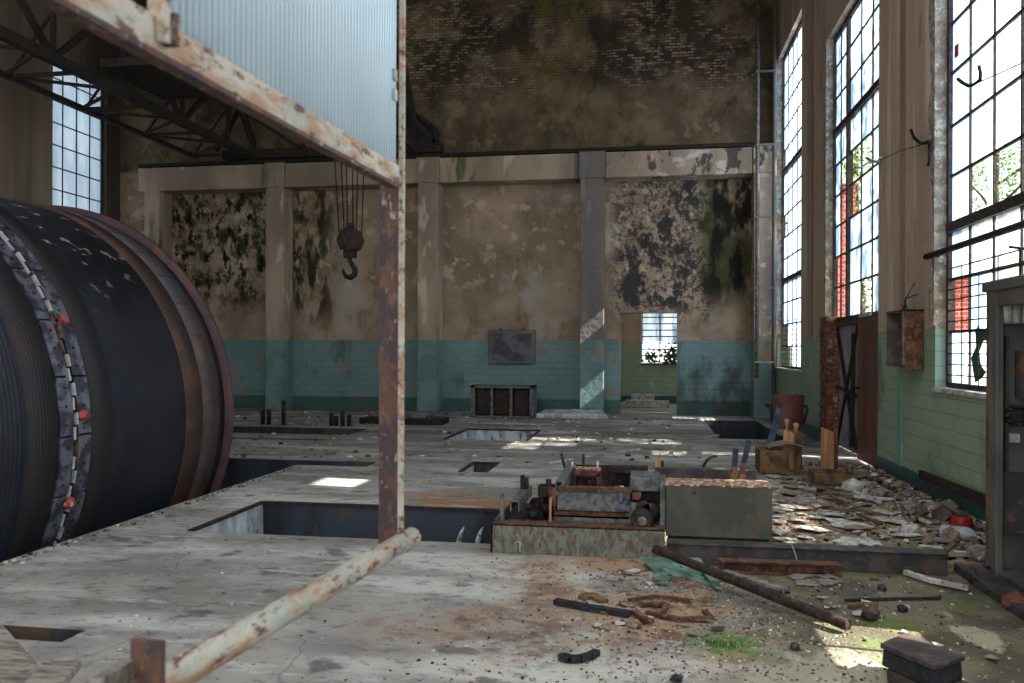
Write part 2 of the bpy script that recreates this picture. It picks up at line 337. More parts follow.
M_PURPLE = mottled('purple-brown flange paint', (84, 52, 54), (68, 44, 48), (58, 42, 44), 3, .55, .1)

# ------------------------------------------------------------------ mesh builder
class MB:
    def __init__(s): s.b = bmesh.new(); s.slot = 0
    def face(s, pts, slot=None):
        vs = [s.b.verts.new(p) for p in pts]
        try: f = s.b.faces.new(vs)
        except ValueError: return None
        f.material_index = s.slot if slot is None else slot
        return f
    def hexa(s, p):            # p: 8 points, 0-3 bottom ring, 4-7 top ring
        v = [s.b.verts.new(q) for q in p]
        for f in ((3, 2, 1, 0), (4, 5, 6, 7), (0, 1, 5, 4), (1, 2, 6, 5), (2, 3, 7, 6), (3, 0, 4, 7)):
            s.b.faces.new([v[i] for i in f]).material_index = s.slot
        return s
    def box(s, x0, x1, y0, y1, z0, z1):
        return s.hexa([(x0, y0, z0), (x1, y0, z0), (x1, y1, z0), (x0, y1, z0), (x0, y0, z1), (x1, y0, z1), (x1, y1, z1), (x0, y1, z1)])
    def obox(s, c, dims, rot=(0, 0, 0)):
        from mathutils import Euler
        R = Euler(rot).to_matrix(); c = Vector(c); a, b, h = [q/2 for q in dims]
        return s.hexa([c+R@Vector(q) for q in ((-a, -b, -h), (a, -b, -h), (a, b, -h), (-a, b, -h), (-a, -b, h), (a, -b, h), (a, b, h), (-a, b, h))])
    def bar(s, p, q, w, h=None, up=(0, 0, 1)):      # rectangular bar from p to q
        p, q = Vector(p), Vector(q); h = h or w
        d = (q-p).normalized(); u = Vector(up)
        if abs(d.dot(u)) > .98: u = Vector((1, 0, 0))
        sx = d.cross(u).normalized()*w/2; sy = sx.cross(d).normalized()*h/2
        return s.hexa([p-sx-sy, p+sx-sy, p+sx+sy, p-sx+sy, q-sx-sy, q+sx-sy, q+sx+sy, q-sx+sy])
    def tube(s, pts, r, seg=10, caps=True):
        pts = [Vector(p) for p in pts]; rs = r if isinstance(r, (list, tuple)) else [r]*len(pts)
        rings = []; prev = None
        for i, p in enumerate(pts):
            d = (pts[min(i+1, len(pts)-1)]-pts[max(i-1, 0)]).normalized()
            if prev is None: a = d.orthogonal().normalized()
            else:
                a = prev-d*prev.dot(d); a = a.normalized() if a.length > 1e-6 else d.orthogonal().normalized()
            prev = a; b = d.cross(a)
            rings.append([s.b.verts.new(p+(a*math.cos(2*PI*k/seg)+b*math.sin(2*PI*k/seg))*rs[i]) for k in range(seg)])
        for A, B in zip(rings, rings[1:]):
            for k in range(seg):
                f = s.b.faces.new([A[k], A[(k+1) % seg], B[(k+1) % seg], B[k]]); f.smooth = True; f.material_index = s.slot
        if caps:
            s.b.faces.new(rings[0][::-1]).material_index = s.slot; s.b.faces.new(rings[-1]).material_index = s.slot
        return s
    def lathe(s, c, axis, prof, seg=32, smooth=True):   # prof: (along axis, radius)
        c = Vector(c); d = Vector(axis).normalized(); a = d.orthogonal().normalized(); b = d.cross(a); rings = []
        for t, r in prof:
            rings.append([s.b.verts.new(c+d*t+(a*math.cos(2*PI*k/seg)+b*math.sin(2*PI*k/seg))*max(r, 1e-4)) for k in range(seg)])
        for A, B in zip(rings, rings[1:]):
            for k in range(seg):
                f = s.b.faces.new([A[k], A[(k+1) % seg], B[(k+1) % seg], B[k]]); f.smooth = smooth; f.material_index = s.slot
        s.b.faces.new(rings[0][::-1]).material_index = s.slot; s.b.faces.new(rings[-1]).material_index = s.slot
        return s
    def prism(s, pts, vec):
        pts = [Vector(p) for p in pts]; v = Vector(vec)
        A = [s.b.verts.new(p) for p in pts]; B = [s.b.verts.new(p+v) for p in pts]; n = len(A)
        fs = [s.b.faces.new(A[::-1]), s.b.faces.new(B)]+[s.b.faces.new([A[i], A[(i+1) % n], B[(i+1) % n], B[i]]) for i in range(n)]
        for f in fs: f.material_index = s.slot
        return s
    def blob(s, c, r, n=7, seed=0, flat=.6):       # an irregular lump
        q = random.Random(seed); c = Vector(c)
        res = bmesh.ops.create_icosphere(s.b, subdivisions=1, radius=1)
        for v in res['verts']:
            k = r*(.7+.5*q.random()); v.co = c+Vector((v.co.x*k, v.co.y*k, v.co.z*k*flat))
        return s
    def build(s, name, mat, parent=None, bevel=0, recalc=True):
        if recalc: bmesh.ops.recalc_face_normals(s.b, faces=s.b.faces)
        me = bpy.data.meshes.new(name)
        if parent is not None:
            o0 = getattr(parent, 'location')
            off = Vector(ORIG.get(parent.name, (0, 0, 0)))
            for v in s.b.verts: v.co -= off
        s.b.to_mesh(me); s.b.free()
        for m in (mat if isinstance(mat, (list, tuple)) else [mat]): me.materials.append(m)
        o = bpy.data.objects.new(name, me); COL.objects.link(o)
        if parent is not None:
            o.parent = parent; ORIG[o.name] = tuple(off)
        else: ORIG[o.name] = (0, 0, 0)
        if bevel:
            b = o.modifiers.new('bevel', 'BEVEL'); b.width = bevel; b.segments = 2; b.limit_method = 'ANGLE'
        return o
ORIG = {}       # world origin each object's mesh is measured from

def tag(o, label=None, cat=None, group=None, kind=None):
    if label: o['label'] = label
    if cat: o['category'] = cat
    if group: o['group'] = group
    if kind: o['kind'] = kind
    return o
def thing(name, label, cat, loc, group=None):
    o = bpy.data.objects.new(name, None); COL.objects.link(o); o.location = loc; ORIG[o.name] = tuple(loc); o.empty_display_size = .1
    return tag(o, label, cat, group)
def solo(name, mb, mat, label, cat, loc=None, group=None, bevel=0, kind=None):
    """a thing that is one mesh, with its origin at loc"""
    if loc is not None:
        for v in mb.b.verts: v.co -= Vector(loc)
    o = mb.build(name, mat, None, bevel)
    if loc is not None: o.location = loc; ORIG[o.name] = tuple(loc)
    return tag(o, label, cat, group, kind)
def struct(name, mb, mat, bevel=0):
    return tag(mb.build(name, mat, None, bevel), kind='structure')
def dup(root, loc, rotz=0, label=None, scale=None):
    r = root.copy(); COL.objects.link(r); r.location = loc; r.rotation_euler = (0, 0, rotz)
    if scale: r.scale = scale
    if label: r['label'] = label
    for ch in list(root.children):
        c = ch.copy(); COL.objects.link(c); c.parent = r
        for g in list(ch.children):
            d = g.copy(); COL.objects.link(d); d.parent = c
    return r

# ================================================================== THE SETTING
XR = 2.85; XL = -13.4; YB = 19.3; YF = -7.0; ZC = 11.5
holes = [  # x0, x1, y0, y1, depth, wall material of the face that looks right, kind
    (-10.4, -4.44, 2.9, 10.45, 3.0), (-4.44, -3.5, 10.02, 10.45, 1.2), (-3.68, -1.0, 6.22, 7.53, 1.5),
    (-3.3, -1.91, 13.3, 15.1, 1.1), (-2.23, -1.91, 9.82, 10.66, .9), (1.25, 2.35, 14.3, 18.0, 1.3),
    (-12.6, -5.1, 13.65, 14.75, 1.4), (-12.6, -5.2, 12.76, 12.92, .4), (-3.75, -2.93, 3.76, 3.94, .5)]
xs = sorted({XL-.4, XR+.4}|{h[0] for h in holes}|{h[1] for h in holes}); ys = sorted({YF, 24.5}|{h[2] for h in holes}|{h[3] for h in holes})
f = MB()
for i in range(len(xs)-1):
    for j in range(len(ys)-1):
        cx, cy = (xs[i]+xs[i+1])/2, (ys[j]+ys[j+1])/2
        if any(h[0] < cx < h[1] and h[2] < cy < h[3] for h in holes): continue
        f.face([(xs[i], ys[j], 0), (xs[i+1], ys[j], 0), (xs[i+1], ys[j+1], 0), (xs[i], ys[j+1], 0)], 0)
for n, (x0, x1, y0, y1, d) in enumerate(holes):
    white = n in (2, 3, 4)  # left faces of these pits coloured pale, as if lit by the windows
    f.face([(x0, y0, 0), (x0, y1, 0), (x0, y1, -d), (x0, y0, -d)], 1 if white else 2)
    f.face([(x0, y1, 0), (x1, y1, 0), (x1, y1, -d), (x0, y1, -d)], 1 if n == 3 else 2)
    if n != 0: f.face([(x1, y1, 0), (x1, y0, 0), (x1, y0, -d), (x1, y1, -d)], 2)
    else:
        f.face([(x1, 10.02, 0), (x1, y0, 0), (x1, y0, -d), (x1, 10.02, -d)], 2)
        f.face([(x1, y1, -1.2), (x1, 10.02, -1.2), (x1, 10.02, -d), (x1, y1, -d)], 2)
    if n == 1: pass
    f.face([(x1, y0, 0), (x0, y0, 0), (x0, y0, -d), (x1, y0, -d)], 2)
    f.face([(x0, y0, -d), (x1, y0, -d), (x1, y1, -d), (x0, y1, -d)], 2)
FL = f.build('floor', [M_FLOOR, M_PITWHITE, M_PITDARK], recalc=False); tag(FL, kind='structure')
# remove the partition between the drum pit and its side slot (face of hole 1 at x = -4.44)
bm = bmesh.new(); bm.from_mesh(FL.data)
kill = [q for q in bm.faces if abs(q.calc_center_median().x+4.44) < .01 and abs(q.calc_center_median().z+.6) < .02 and abs(q.calc_center_median().y-10.235) < .05]
bmesh.ops.delete(bm, geom=kill, context='FACES'); bm.to_mesh(FL.data); bm.free()
FL.data.materials.append(M_RUSTDK)
# rusted angle edging round the pits
tr = MB()
for (x0, x1, y0, y1, d) in (holes[2], holes[3], holes[4]):
    for a, b in (((x0, y0), (x0, y1)), ((x0, y1), (x1, y1)), ((x1, y1), (x1, y0))):
        tr.bar((a[0], a[1], .0), (b[0], b[1], .0), .05, .02)
struct('trim_1', tr, M_RUSTDK)

def wall_x(mb, x0, x1, y0, y1, z1, ops, z0=0.0):      # a wall along Y with rectangular openings (ya, yb, za, zb)
    cuts = sorted({y0, y1}|{o[0] for o in ops}|{o[1] for o in ops})
    for a, b in zip(cuts, cuts[1:]):
        c = (a+b)/2; zs = [(o[2], o[3]) for o in ops if o[0] < c < o[1]]
        z = z0
        for za, zb in sorted(zs):
            if za > z: mb.box(x0, x1, a, b, z, za)
            z = zb
        if z < z1: mb.box(x0, x1, a, b, z, z1)
def wall_y(mb, y0, y1, x0, x1, z1, ops, z0=0.0):
    cuts = sorted({x0, x1}|{o[0] for o in ops}|{o[1] for o in ops})
    for a, b in zip(cuts, cuts[1:]):
        c = (a+b)/2; zs = [(o[2], o[3]) for o in ops if o[0] < c < o[1]]
        z = z0
        for za, zb in sorted(zs):
            if za > z: mb.box(a, b, y0, y1, z, za)
            z = zb
        if z < z1: mb.box(a, b, y0, y1, z, z1)

W = [(15.85, 18.6, 1.12, 7.85), (10.75, 13.7, 0.0, 6.46), (5.8, 8.72, 1.13, 7.2), (1.65, 4.6, 1.13, 7.2), (-4.2, -1.25, 1.13, 7.2)]
w = MB(); wall_x(w, XR, XR+.16, YF, YB+.3, ZC, W); struct('wall_right', w, MW['right'])
LW = [(16.85, 18.75, 2.0, 8.3), (9.4, 12.2, 4.4, 8.3), (2.5, 5.3, 4.4, 8.3), (-4, -1.2, 4.4, 8.3)]
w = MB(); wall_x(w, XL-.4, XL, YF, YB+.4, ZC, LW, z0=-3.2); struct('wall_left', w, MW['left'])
w = MB(); wall_y(w, YB, YB+.3, XL, XR, ZC, [(-.56, .74, 0, 2.36)]); struct('wall_back', w, MW['back'])
w = MB(); wall_y(w, YF-.4, YF, XL-.4, XR+.4, ZC, [(-11.5, -6.5, .6, 9.5), (-5.2, 1.4, 0, 9.5)]); struct('wall_front', w, MW['left'])

w = MB()
cx = sorted({XL-.4, XR+.4, -10.5, -7.8, -5.2, -2.2})
for (a, b, c, d) in ((XL-.4, XR+.4, YF, -5.4), (XL-.4, XR+.4, 4.6, YB+.4), (XL-.4, -9.5, -5.4, 4.6), (1.2, XR+.4, -5.4, 4.6), (-4.7, -4.0, -5.4, 4.6)):
    w.box(a, b, c, d, ZC, ZC+.3)
struct('ceiling', w, M_CEIL)
# columns and the crane beam on the back wall
w = MB(); YC = 18.74
BZ0, BZ1 = 5.42, 6.0
cols = [(-12.35, -11.93), (-9.12, -8.66), (-5.30, -4.82), (-1.47, -.93), (2.38, 2.849)]
for k, (x0, x1) in enumerate(cols):
    w.box(x0, x1, YC, YB-.001, 0, BZ0)
    if k: w.box(x0-.03, x1+.03 if k < 4 else 2.849, YC-.035, YB-.001, BZ0, BZ1+.02)
struct('column', w, M_CONC, .012)
w = MB()
for a, b in zip([-12.52, -8.62, -4.78, -.89], [-9.16, -5.34, -1.51, 2.34]): w.box(a, b, YC+.01, YB-.001, BZ0, BZ1)
struct('wall_beam', w, M_CONC, .012)
# right-wall pilaster strips and blue-green painted line
w = MB()
for y in (9.75, 14.75): w.box(XR-.012, XR+.001, y-.1, y+.1, 1.75, 9.5)
struct('trim_2', w, mottled('lighter plaster strip', (160, 136, 114), (140, 118, 100), None, 2, .9, 0, (1, 1, .2)))
w = MB(); w.box(XR-.008, XR+.001, 9.78, 9.92, .2, 1.35)
struct('trim_3', w, mottled('blue-green drip line', (120, 172, 156), (108, 158, 144), None, 3, .5))
# peeled white plaster on the reveals
w = MB()
for (a, b, c, d), hh in zip(W[:3], (7.8, 6.4, 7.2)):
    n = 120; prev = None; ww = .1
    for i in range(n+1):
        z = 1.75+(hh-1.75)*i/n; ww = min(.19, max(.05, ww+rnd.uniform(-.025, .025)))
        v = [w.b.verts.new(q_) for q_ in ((XR+.1, b-.003, z), (XR-.014, b-.003, z), (XR-.016, b+ww-.008, z), (XR+.002, b+ww, z))]
        if prev:
            for k_ in range(3): w.b.faces.new([prev[k_], prev[k_+1], v[k_+1], v[k_]])
        prev = v
struct('trim_4', w, mottled('peeling pale plaster', (176, 162, 146), (140, 122, 106), (206, 198, 186), 7, .9, bstr=.9, bd=.02))
w = MB()
for (a, b, c, d) in (W[0], W[2]): w.box(XR-.03, XR+.13, a-.02, b+.02, c-.03, c+.012)
struct('trim_5', w, M_WHITETRIM)

# ------------------------------------------------------------------ windows
XG = 2.98
def window(name, y0, y1, z0, z1, cols, rows, thick_rows=(), thick_cols=(), state=None, x=XG, sgn=1, seed=1, frame_w=.05):
    """cols / rows: sorted positions of the bars; state(i, j) -> frost, blue, clear, none"""
    q = random.Random(seed)
    m = MB()
    for a, b in (((x, y0, z0), (x, y0, z1)), ((x, y1, z0), (x, y1, z1)), ((x, y0, z0), (x, y1, z0)), ((x, y0, z1), (x, y1, z1))):
        m.bar(a, b, frame_w*1.3, frame_w*1.3)
    for c in cols: m.bar((x, c, z0), (x, c, z1), frame_w*(1.7 if c in thick_cols else .5), frame_w*(1.7 if c in thick_cols else .5))
    for r in rows: m.bar((x, y0, r), (x, y1, r), frame_w*(1.9 if r in thick_rows else .5), frame_w*(1.9 if r in thick_rows else .5))
    fr = tag(m.build(name, M_WINFRAME), kind='structure')
    p = MB(); C = [y0]+list(cols)+[y1]; R = [z0]+list(rows)+[z1]
    for i in range(len(C)-1):
        for j in range(len(R)-1):
            st = state(i, j) if state else 'frost'
            if st == 'none': continue
            a, b, c, d = C[i]+.005, C[i+1]-.005, R[j]+.005, R[j+1]-.005
            sl = {'frost': 0, 'blue': 1, 'clear': 2, 'shard': 0, 'split': 0, 'haze': 3}[st]
            xx = x+.005*sgn
            if st == 'shard':
                t = .35+.3*q.random(); u = .3+.4*q.random(); v = .2+.4*q.random()
                p.face([(xx, a, c), (xx, a+(b-a)*t, c), (xx, a+(b-a)*t*.6, c+(d-c)*u), (xx, a+(b-a)*t*1.2, d), (xx, a, d)], 0)
            elif st == 'split':
                k = a+(b-a)*(.25+.3*q.random())
                p.face([(xx, k, c), (xx, b, c), (xx, b, d), (xx, k, d)], 1); p.face([(xx, a, c), (xx, k-.001, c), (xx, k-.001, d), (xx, a, d)], 0)
            else: p.face([(xx, a, c), (xx, b, c), (xx, b, d), (xx, a, d)], sl)
    p.build('glass_pane', [M_FROST, M_FROSTBLUE, M_CLEAR, M_HAZE] if sgn > 0 else [M_LEFTPANE, M_LEFTPANE, M_CLEAR], fr, recalc=False)
    return fr
def rng(a, b, n): return [a+(b-a)*(k+1)/n for k in range(n-1)]
# window 1 (far), 2 (over the doorway), 3 (nearest in the picture), then two more beside the camera
w1c = rng(15.9, 18.55, 5); w1r = [1.12+.47*k for k in range(1, 14)]
window('window_1', 15.88, 18.57, 1.15, 7.82, w1c, w1r, (w1r[3], w1r[8]), (), lambda i, j: 'clear' if (i == 4 and j in (0, 1, 6, 9)) or (i == 3 and j == 0) else ('blue' if (i == 4 or (i+j) % 5 == 0) else ('split' if (i*3+j) % 7 == 1 else 'frost')), seed=3)
w2r = [2.0, 2.49, 2.97, 3.45, 3.93, 4.42, 4.94, 5.48, 5.98]
w2c = [11.5, 12.08, 12.77, 13.28]
def s2(i, j):
    if j <= 4 and i >= 3: return 'clear' if i == 3 or j < 2 else 'split'
    if j == 4 and i in (1, 2): return 'clear'
    if j == 3 and i == 2: return 'clear'
    if j == 0: return 'none' if i == 1 else 'frost'
    if i == 4: return 'blue'
    return 'split' if (i*5+j*3) % 4 == 0 else 'frost'
window('window_2', 10.78, 13.67, 1.98, 6.43, w2c, w2r[1:], (4.94,), (12.77,), s2, seed=5)
w3r = [1.69, 2.2, 2.71, 3.22, 3.71, 4.23, 4.72, 5.23, 5.73, 6.23, 6.73]
w3c = [6.1, 6.62, 7.13, 7.66, 8.19]
def s3(i, j):
    if i == 4 and j == 8: return 'none'
    if j >= 4: return 'blue' if i == 5 else 'frost'
    if j == 3: return {5: 'blue', 4: 'shard', 3: 'clear', 2: 'shard'}.get(i, 'frost')
    if j == 1: return {5: 'clear', 4: 'split'}.get(i, 'haze')
    if j == 0: return {5: 'split', 4: 'haze'}.get(i, 'haze')
    return 'split' if i == 5 else 'haze'
win3 = window('window_3', 5.83, 8.69, 1.16, 7.17, w3c, w3r, (2.71,), (), s3, seed=8)
g = MB()
for k in range(11): g.bar((XG-.03, 5.85, 1.27+.104*k), (XG-.03, 8.67, 1.27+.104*k+rnd.uniform(-.006, .006)), .012)
for y in (8.3, 7.9, 7.5, 7.1, 6.7, 6.3): g.bar((XG-.035, y, 1.18), (XG-.035, y, 2.3), .008)
g.build('window_grille', M_RUSTDK, win3)
g = MB()
for k in range(10): g.bar((XG-.03, 15.9, 1.22+.1*k), (XG-.03, 18.5, 1.22+.1*k), .012)
g.build('window_grille', M_RUSTDK, bpy.data.objects['window_1'])
window('window_4', 1.68, 4.57, 1.16, 7.17, rng(1.68, 4.57, 6), [1.3, 1.8]+w3r[2:], (2.71,), (), lambda i, j: 'none' if i == 5 and j == 1 else ('shard' if i == 4 and j == 1 else 'frost'))
window('window_5', -4.17, -1.28, 1.16, 7.17, rng(-4.17, -1.28, 6), w3r, (2.71,), (), lambda i, j: 'frost')
lr = [8.27-.515*k for k in range(1, 12)][::-1]
for n, (a, b, c, d) in enumerate(LW):
    window('window_%d' % (6+n), a+.03, b-.03, c+.03, d-.03, rng(a, b, 4) if n == 0 else rng(a, b, 5), [r for r in lr if c+.1 < r], (), (), lambda i, j: 'blue' if True else 'frost', x=XL-.12, sgn=-1)
# room behind the doorway
w = MB(); wall_y(w, 23.4, 23.7, -4.2, 3.3, 3.6, [(-.1, 1.35, 1.13, 2.62)]); w.box(-4.4, -4.2, 19.6, 23.7, 0, 3.6); w.box(3.3, 3.5, 19.6, 23.7, 0, 3.6)
struct('wall_annex', w, MW['right'])
w = MB(); w.box(-4.4, 3.5, YB+.301, 22.0, 3.6, 3.8); w.box(-4.4, 3.5, 23.0, 23.7, 3.6, 3.8); struct('ceiling_annex', w, M_CEIL)  # unseen gap left in this ceiling so sky light brightens the room
wd = window('window_10', -1, 1, 0, 1, [], [])     # replaced below: this one lies across Y
bpy.data.objects.remove([c for c in wd.children][0]); bpy.data.objects.remove(wd)
m = MB(); y = 23.5
for x in (-.08, .42, .92, 1.33): m.bar((x, y, 1.15), (x, y, 2.6), .035)
for k in range(9): m.bar((-.1, y-.01, 1.16+.18*k), (1.35, y-.01, 1.16+.18*k), .03)
m.box(-.12, 1.37, 23.36, 23.44, 1.09, 1.135)
fr = tag(m.build('window_10', M_WINFRAME), kind='structure')
p = MB(); p.face([(-.08, 23.53, 1.75), (1.33, 23.53, 1.75), (1.33, 23.53, 2.6), (-.08, 23.53, 2.6)], 0)
p.build('glass_pane', [M_FROST], fr, recalc=False)

# the doorway on the right wall: brick jamb, braced grey leaf, dark brown leaf
t = MB(); rb = random.Random(4)
for k in range(24):
    z = k*.085; e = rb.uniform(0, .05)
    t.box(XR-.03-.02*rb.random(), XR+.155, 13.5-e, 13.95+.03*rb.random(), z, z+.08)
struct('door_1_jamb', t, M_BRICKPIER)
d = tag(MB().box(3.0, 3.04, 12.15, 13.62, .02, 1.88).build('door_1', M_DOORGR), kind='structure')
b = MB(); b.bar((2.985, 13.5, .1), (2.985, 12.3, 1.85), .03, .06); b.bar((2.97, 12.3, .1), (2.97, 13.5, 1.85), .03, .06)
b.bar((2.96, 13.6, .95), (2.96, 12.1, .86), .03, .05); b.bar((2.985, 12.55, .1), (2.985, 12.45, 1.75), .03, .09)
b.build('door_brace', M_DKSTEEL, d)
b = MB(); b.bar((2.99, 13.65, 1.9), (2.99, 10.8, 1.94), .07, .07); b.build('door_lintel', M_RUST, d)
# brown leaf standing ajar
a = AX(873.5, 460, 2.80); 
d = tag(MB().hexa([(2.88, 11.85, .03), (2.862, 10.77, .03), (2.90, 10.77, .03), (2.92, 11.85, .03), (2.88, 11.85, 1.93), (2.862, 10.77, 1.93), (2.90, 10.77, 1.93), (2.92, 11.85, 1.93)]).build('door_2', M_DOORBR), kind='structure')
MB().bar((2.87, 11.7, 1.97), (2.80, 10.9, 1.97), .03, .05).build('door_top_rail', M_WHITETRIM, d)
b = MB(); b.bar((2.98, 11.95, .0), (2.98, 11.95, 1.9), .04, .12); b.bar((2.95, 11.85, .5), (2.99, 11.95, 1.5), .02, .07); b.build('door_stile', M_DKSTEEL, d)
# lever handle
b = MB(); b.tube([(2.85, 11.62, 1.0), (2.78, 11.62, 1.0), (2.78, 11.5, 1.0)], .012); b.build('door_handle', M_DKSTEEL, d)

# ================================================================== OUTSIDE
w = MB(); w.box(3.3, 60, -30, 70, -.3, -.12); w.box(-60, -13.85, -30, 70, -.3, -.12); w.box(-13.85, 3.3, 24.6, 70, -.3, -.12); w.box(-13.85, 3.3, -30, YF-.4, -.3, -.12)
struct('ground', w, M_GROUND)
t = thing('brick_building', 'tall narrow red brick annex seen outside through the middle right-hand window', 'building', (4.35, 20.4, -.12))
w = MB(); w.box(3.9, 4.8, 20.0, 23.2, -.12, 5.35); w.build('wall', M_BRICK, t)
w = MB(); w.box(3.85, 4.86, 19.85, 23.3, 5.35, 5.5); w.build('roof_edge', M_WHITETRIM, t)
t = thing('brick_outhouse', 'low red brick outhouse seen outside through the lowest panes of the nearest window', 'building', (7.5, 20.8, -.12))
MB().box(6.85, 8.3, 20.0, 22.0, -.12, 3.2).build('wall', M_BRICK, t); MB().hexa([(6.8, 19.9, 3.2), (8.35, 19.9, 3.2), (8.35, 22.1, 3.2), (6.8, 22.1, 3.2), (6.8, 19.9, 3.25), (8.35, 19.9, 3.25), (8.35, 22.1, 3.7), (6.8, 22.1, 3.7)]).build('roof', M_RUST, t)
def tree(label, x, y, h, r, seed, cl=260):
    q = random.Random(seed); t = thing('tree', label, 'tree', (x, y, -.12))
    m = MB(); m.tube([(x, y, -.12), (x+.1, y, h*.3), (x-.05, y+.1, h*.6), (x, y, h*.85)], [.2, .16, .1, .04], 8)
    for k in range(6):
        a = q.uniform(0, 6.3); z = h*q.uniform(.35, .7); m.tube([(x, y, z), (x+math.cos(a)*r*.4, y+math.sin(a)*r*.4, z+r*.3), (x+math.cos(a)*r*.8, y+math.sin(a)*r*.8, z+r*.5)], [.06, .04, .02], 6)
    m.build('trunk', M_BARK, t)
    m = MB()
    for k in range(cl):
        u = Vector((q.gauss(0, 1), q.gauss(0, 1), q.gauss(0, 1))).normalized()*q.random()**.4
        c = Vector((x, y, h*.62))+Vector((u.x*r, u.y*r, u.z*h*.4))
        for j in range(9):
            p = c+Vector((q.gauss(0, .18), q.gauss(0, .18), q.gauss(0, .18))); d = Vector((q.gauss(0, 1), q.gauss(0, 1), q.gauss(0, 1))).normalized()*.09
            e = d.orthogonal().normalized()*.05
            m.face([p-d, p+e, p+d, p-e])
    m.build('foliage', M_LEAF, t, recalc=False)
tree('leafy green tree outside, behind the broken pane of the nearest window', 11.8, 30.0, 10.5, 2.6, 2, 480)
tree('leafy green tree outside, seen above the brick annex through the middle window', 6.5, 26.8, 10.5, 2.4, 3, 420)
tree('unseen broad green tree added to break up the sun at the middle window', 10.2, 11.7, 14.0, 2.7, 6, 800)  # out-of-view tree added to block part of the sun through the clear panes
# creeper at the small window behind the doorway
t = thing('creeper_plant', 'green and russet creeper growing at the small window behind the doorway', 'plant', (.5, 23.75, 1.0))
q = random.Random(9); m = MB(); mb2 = MB()
for k in range(230):
    tx = q.choice([(.16, 1.3, .1, .08), (.62, 1.27, .17, .14), (.78, 1.55, .1, .22), (.8, 1.35, .12, .15)])
    p = Vector((q.gauss(tx[0], tx[2]), 23.72+q.uniform(-.05, .08), q.gauss(tx[1], tx[3])))
    d = Vector((q.gauss(0, 1), q.gauss(0, .3), q.gauss(0, 1))).normalized()*.05; e = Vector((-d.z, 0, d.x))*.7
    (mb2 if tx[0] == .62 else m).face([p-d, p+e, p+d, p-e])
m.build('green_leaf_spray', M_LEAF, t, recalc=False); mb2.build('withered_leaf_spray', M_LEAFBR, t, recalc=False)
MB().tube([(.75, 23.75, -.12), (.7, 23.74, .6), (.62, 23.74, 1.2), (.8, 23.73, 1.8)], .012, 6).build('stem', M_BARK, t)

# ================================================================== WINDING DRUM
DX, DZ, RS = -6.86, .79, 2.29
t = thing('winding_drum', 'huge dark winding drum with purple-brown rim set in a pit in the floor', 'drum', (DX, 6.2, -3.0))
def ring(y0, y1, r, name, mat, rin=None, seg=128, parent=None):
    m = MB(); rin = rin or r-.12
    return m.lathe((DX, 0, DZ), (0, 1, 0), [(y0, rin), (y0, r), (y1, r), (y1, rin)], seg).build(name, mat, parent or t)
shell = MB().lathe((DX, 0, DZ), (0, 1, 0), [(3.4, .3), (3.4, 2.2), (3.42, RS-.02), (8.2, RS-.02), (8.2, .3)], 128).build('drum_shell', M_DRUM, t)
ring(7.68, 7.96, RS+.004, 'rope_groove_band', M_GROOVE)
ring(7.97, 8.28, RS+.012, 'brake_path', M_BRAKE)
ring(8.28, 8.45, RS-.02, 'rim_groove', M_DKSTEEL, 2.0)
m = MB().lathe((DX, 0, DZ), (0, 1, 0), [(8.45, 2.1), (8.45, 2.345), (8.46, 2.355), (8.5, 2.355), (8.515, 2.34), (8.515, 2.1)], 144).build('rim_flange', M_PURPLE, t)
ring(6.2, 6.5, RS+.004, 'rope_groove_band', M_GROOVEDK)
ring(5.5, 5.82, RS+.004, 'rope_groove_band', M_GROOVEDK)
# segmented bolted plates either side of the centre seam
def on_drum(y, ang, r): return Vector((DX+math.cos(ang)*r, y, DZ+math.sin(ang)*r))
q = random.Random(12)
NP = 30
def plate(y0, y1, k, r0, r1, name, mat, par, half=PI/NP*.96):
    m = MB(); n = 4
    for i in range(n):
        a0 = (2*k+1)*PI/NP-half+2*half*i/n; a1 = a0+2*half/n
        m.hexa([on_drum(y0, a0, r0), on_drum(y1, a0, r0), on_drum(y1, a1, r0), on_drum(y0, a1, r0), on_drum(y0, a0, r1), on_drum(y1, a0, r1), on_drum(y1, a1, r1), on_drum(y0, a1, r1)])
    return m.build(name, mat, par)
for k in range(-5, 8):
    for (a, b) in ((5.83, 5.975), (6.035, 6.19)):
        pl = plate(a, b, k, RS-.03, RS+.012+.006*q.random(), 'clamp_plate', M_PLATE, t)
        for j in (-1, 0, 1):
            ang = (2*k+1)*PI/NP+j*.065; c = on_drum((a+b)/2+.012*j, ang, RS-.01)
            MB().lathe(c, (math.cos(ang), 0, math.sin(ang)), [(0, .013), (.034, .013)], 6).build('bolt', M_BLACK, pl)
# the seam: ceramic insulator-like blocks
for k in range(46):
    a0 = -.72+k*.052; y = 6.0+(.02 if k % 2 else -.012)
    m = MB(); m.obox(on_drum(y, a0, RS+.008), (.03, .02, .1), (0, -a0, 0))
    o = m.build('seam_block', M_CERAMIC if q.random() < .72 else M_WOODOLD, t)
for a0, y in ((.07, 6.08), (.42, 6.09), (-.235, 5.99), (-.02, 6.09)) [:3]:
    m = MB(); m.blob(on_drum(y, a0, RS+.03), .055, seed=int(a0*100), flat=1); m.build('seam_marker', M_PINKCLAY, t, bevel=0)
# bolt heads over the lagging
m = MB()
for y in (5.1, 5.3, 6.75, 7.0, 7.3, 7.55):
    for k in range(26):
        a = -.8+k*.085+y*.3
        if a > 1.5: continue
        m.lathe(on_drum(y+.02*math.sin(k*3), a, RS-.03), (math.cos(a), 0, math.sin(a)), [(0, .016), (.018, .016)], 6)
m.build('lagging_bolts', M_BLACK, t)['kind'] = 'stuff'
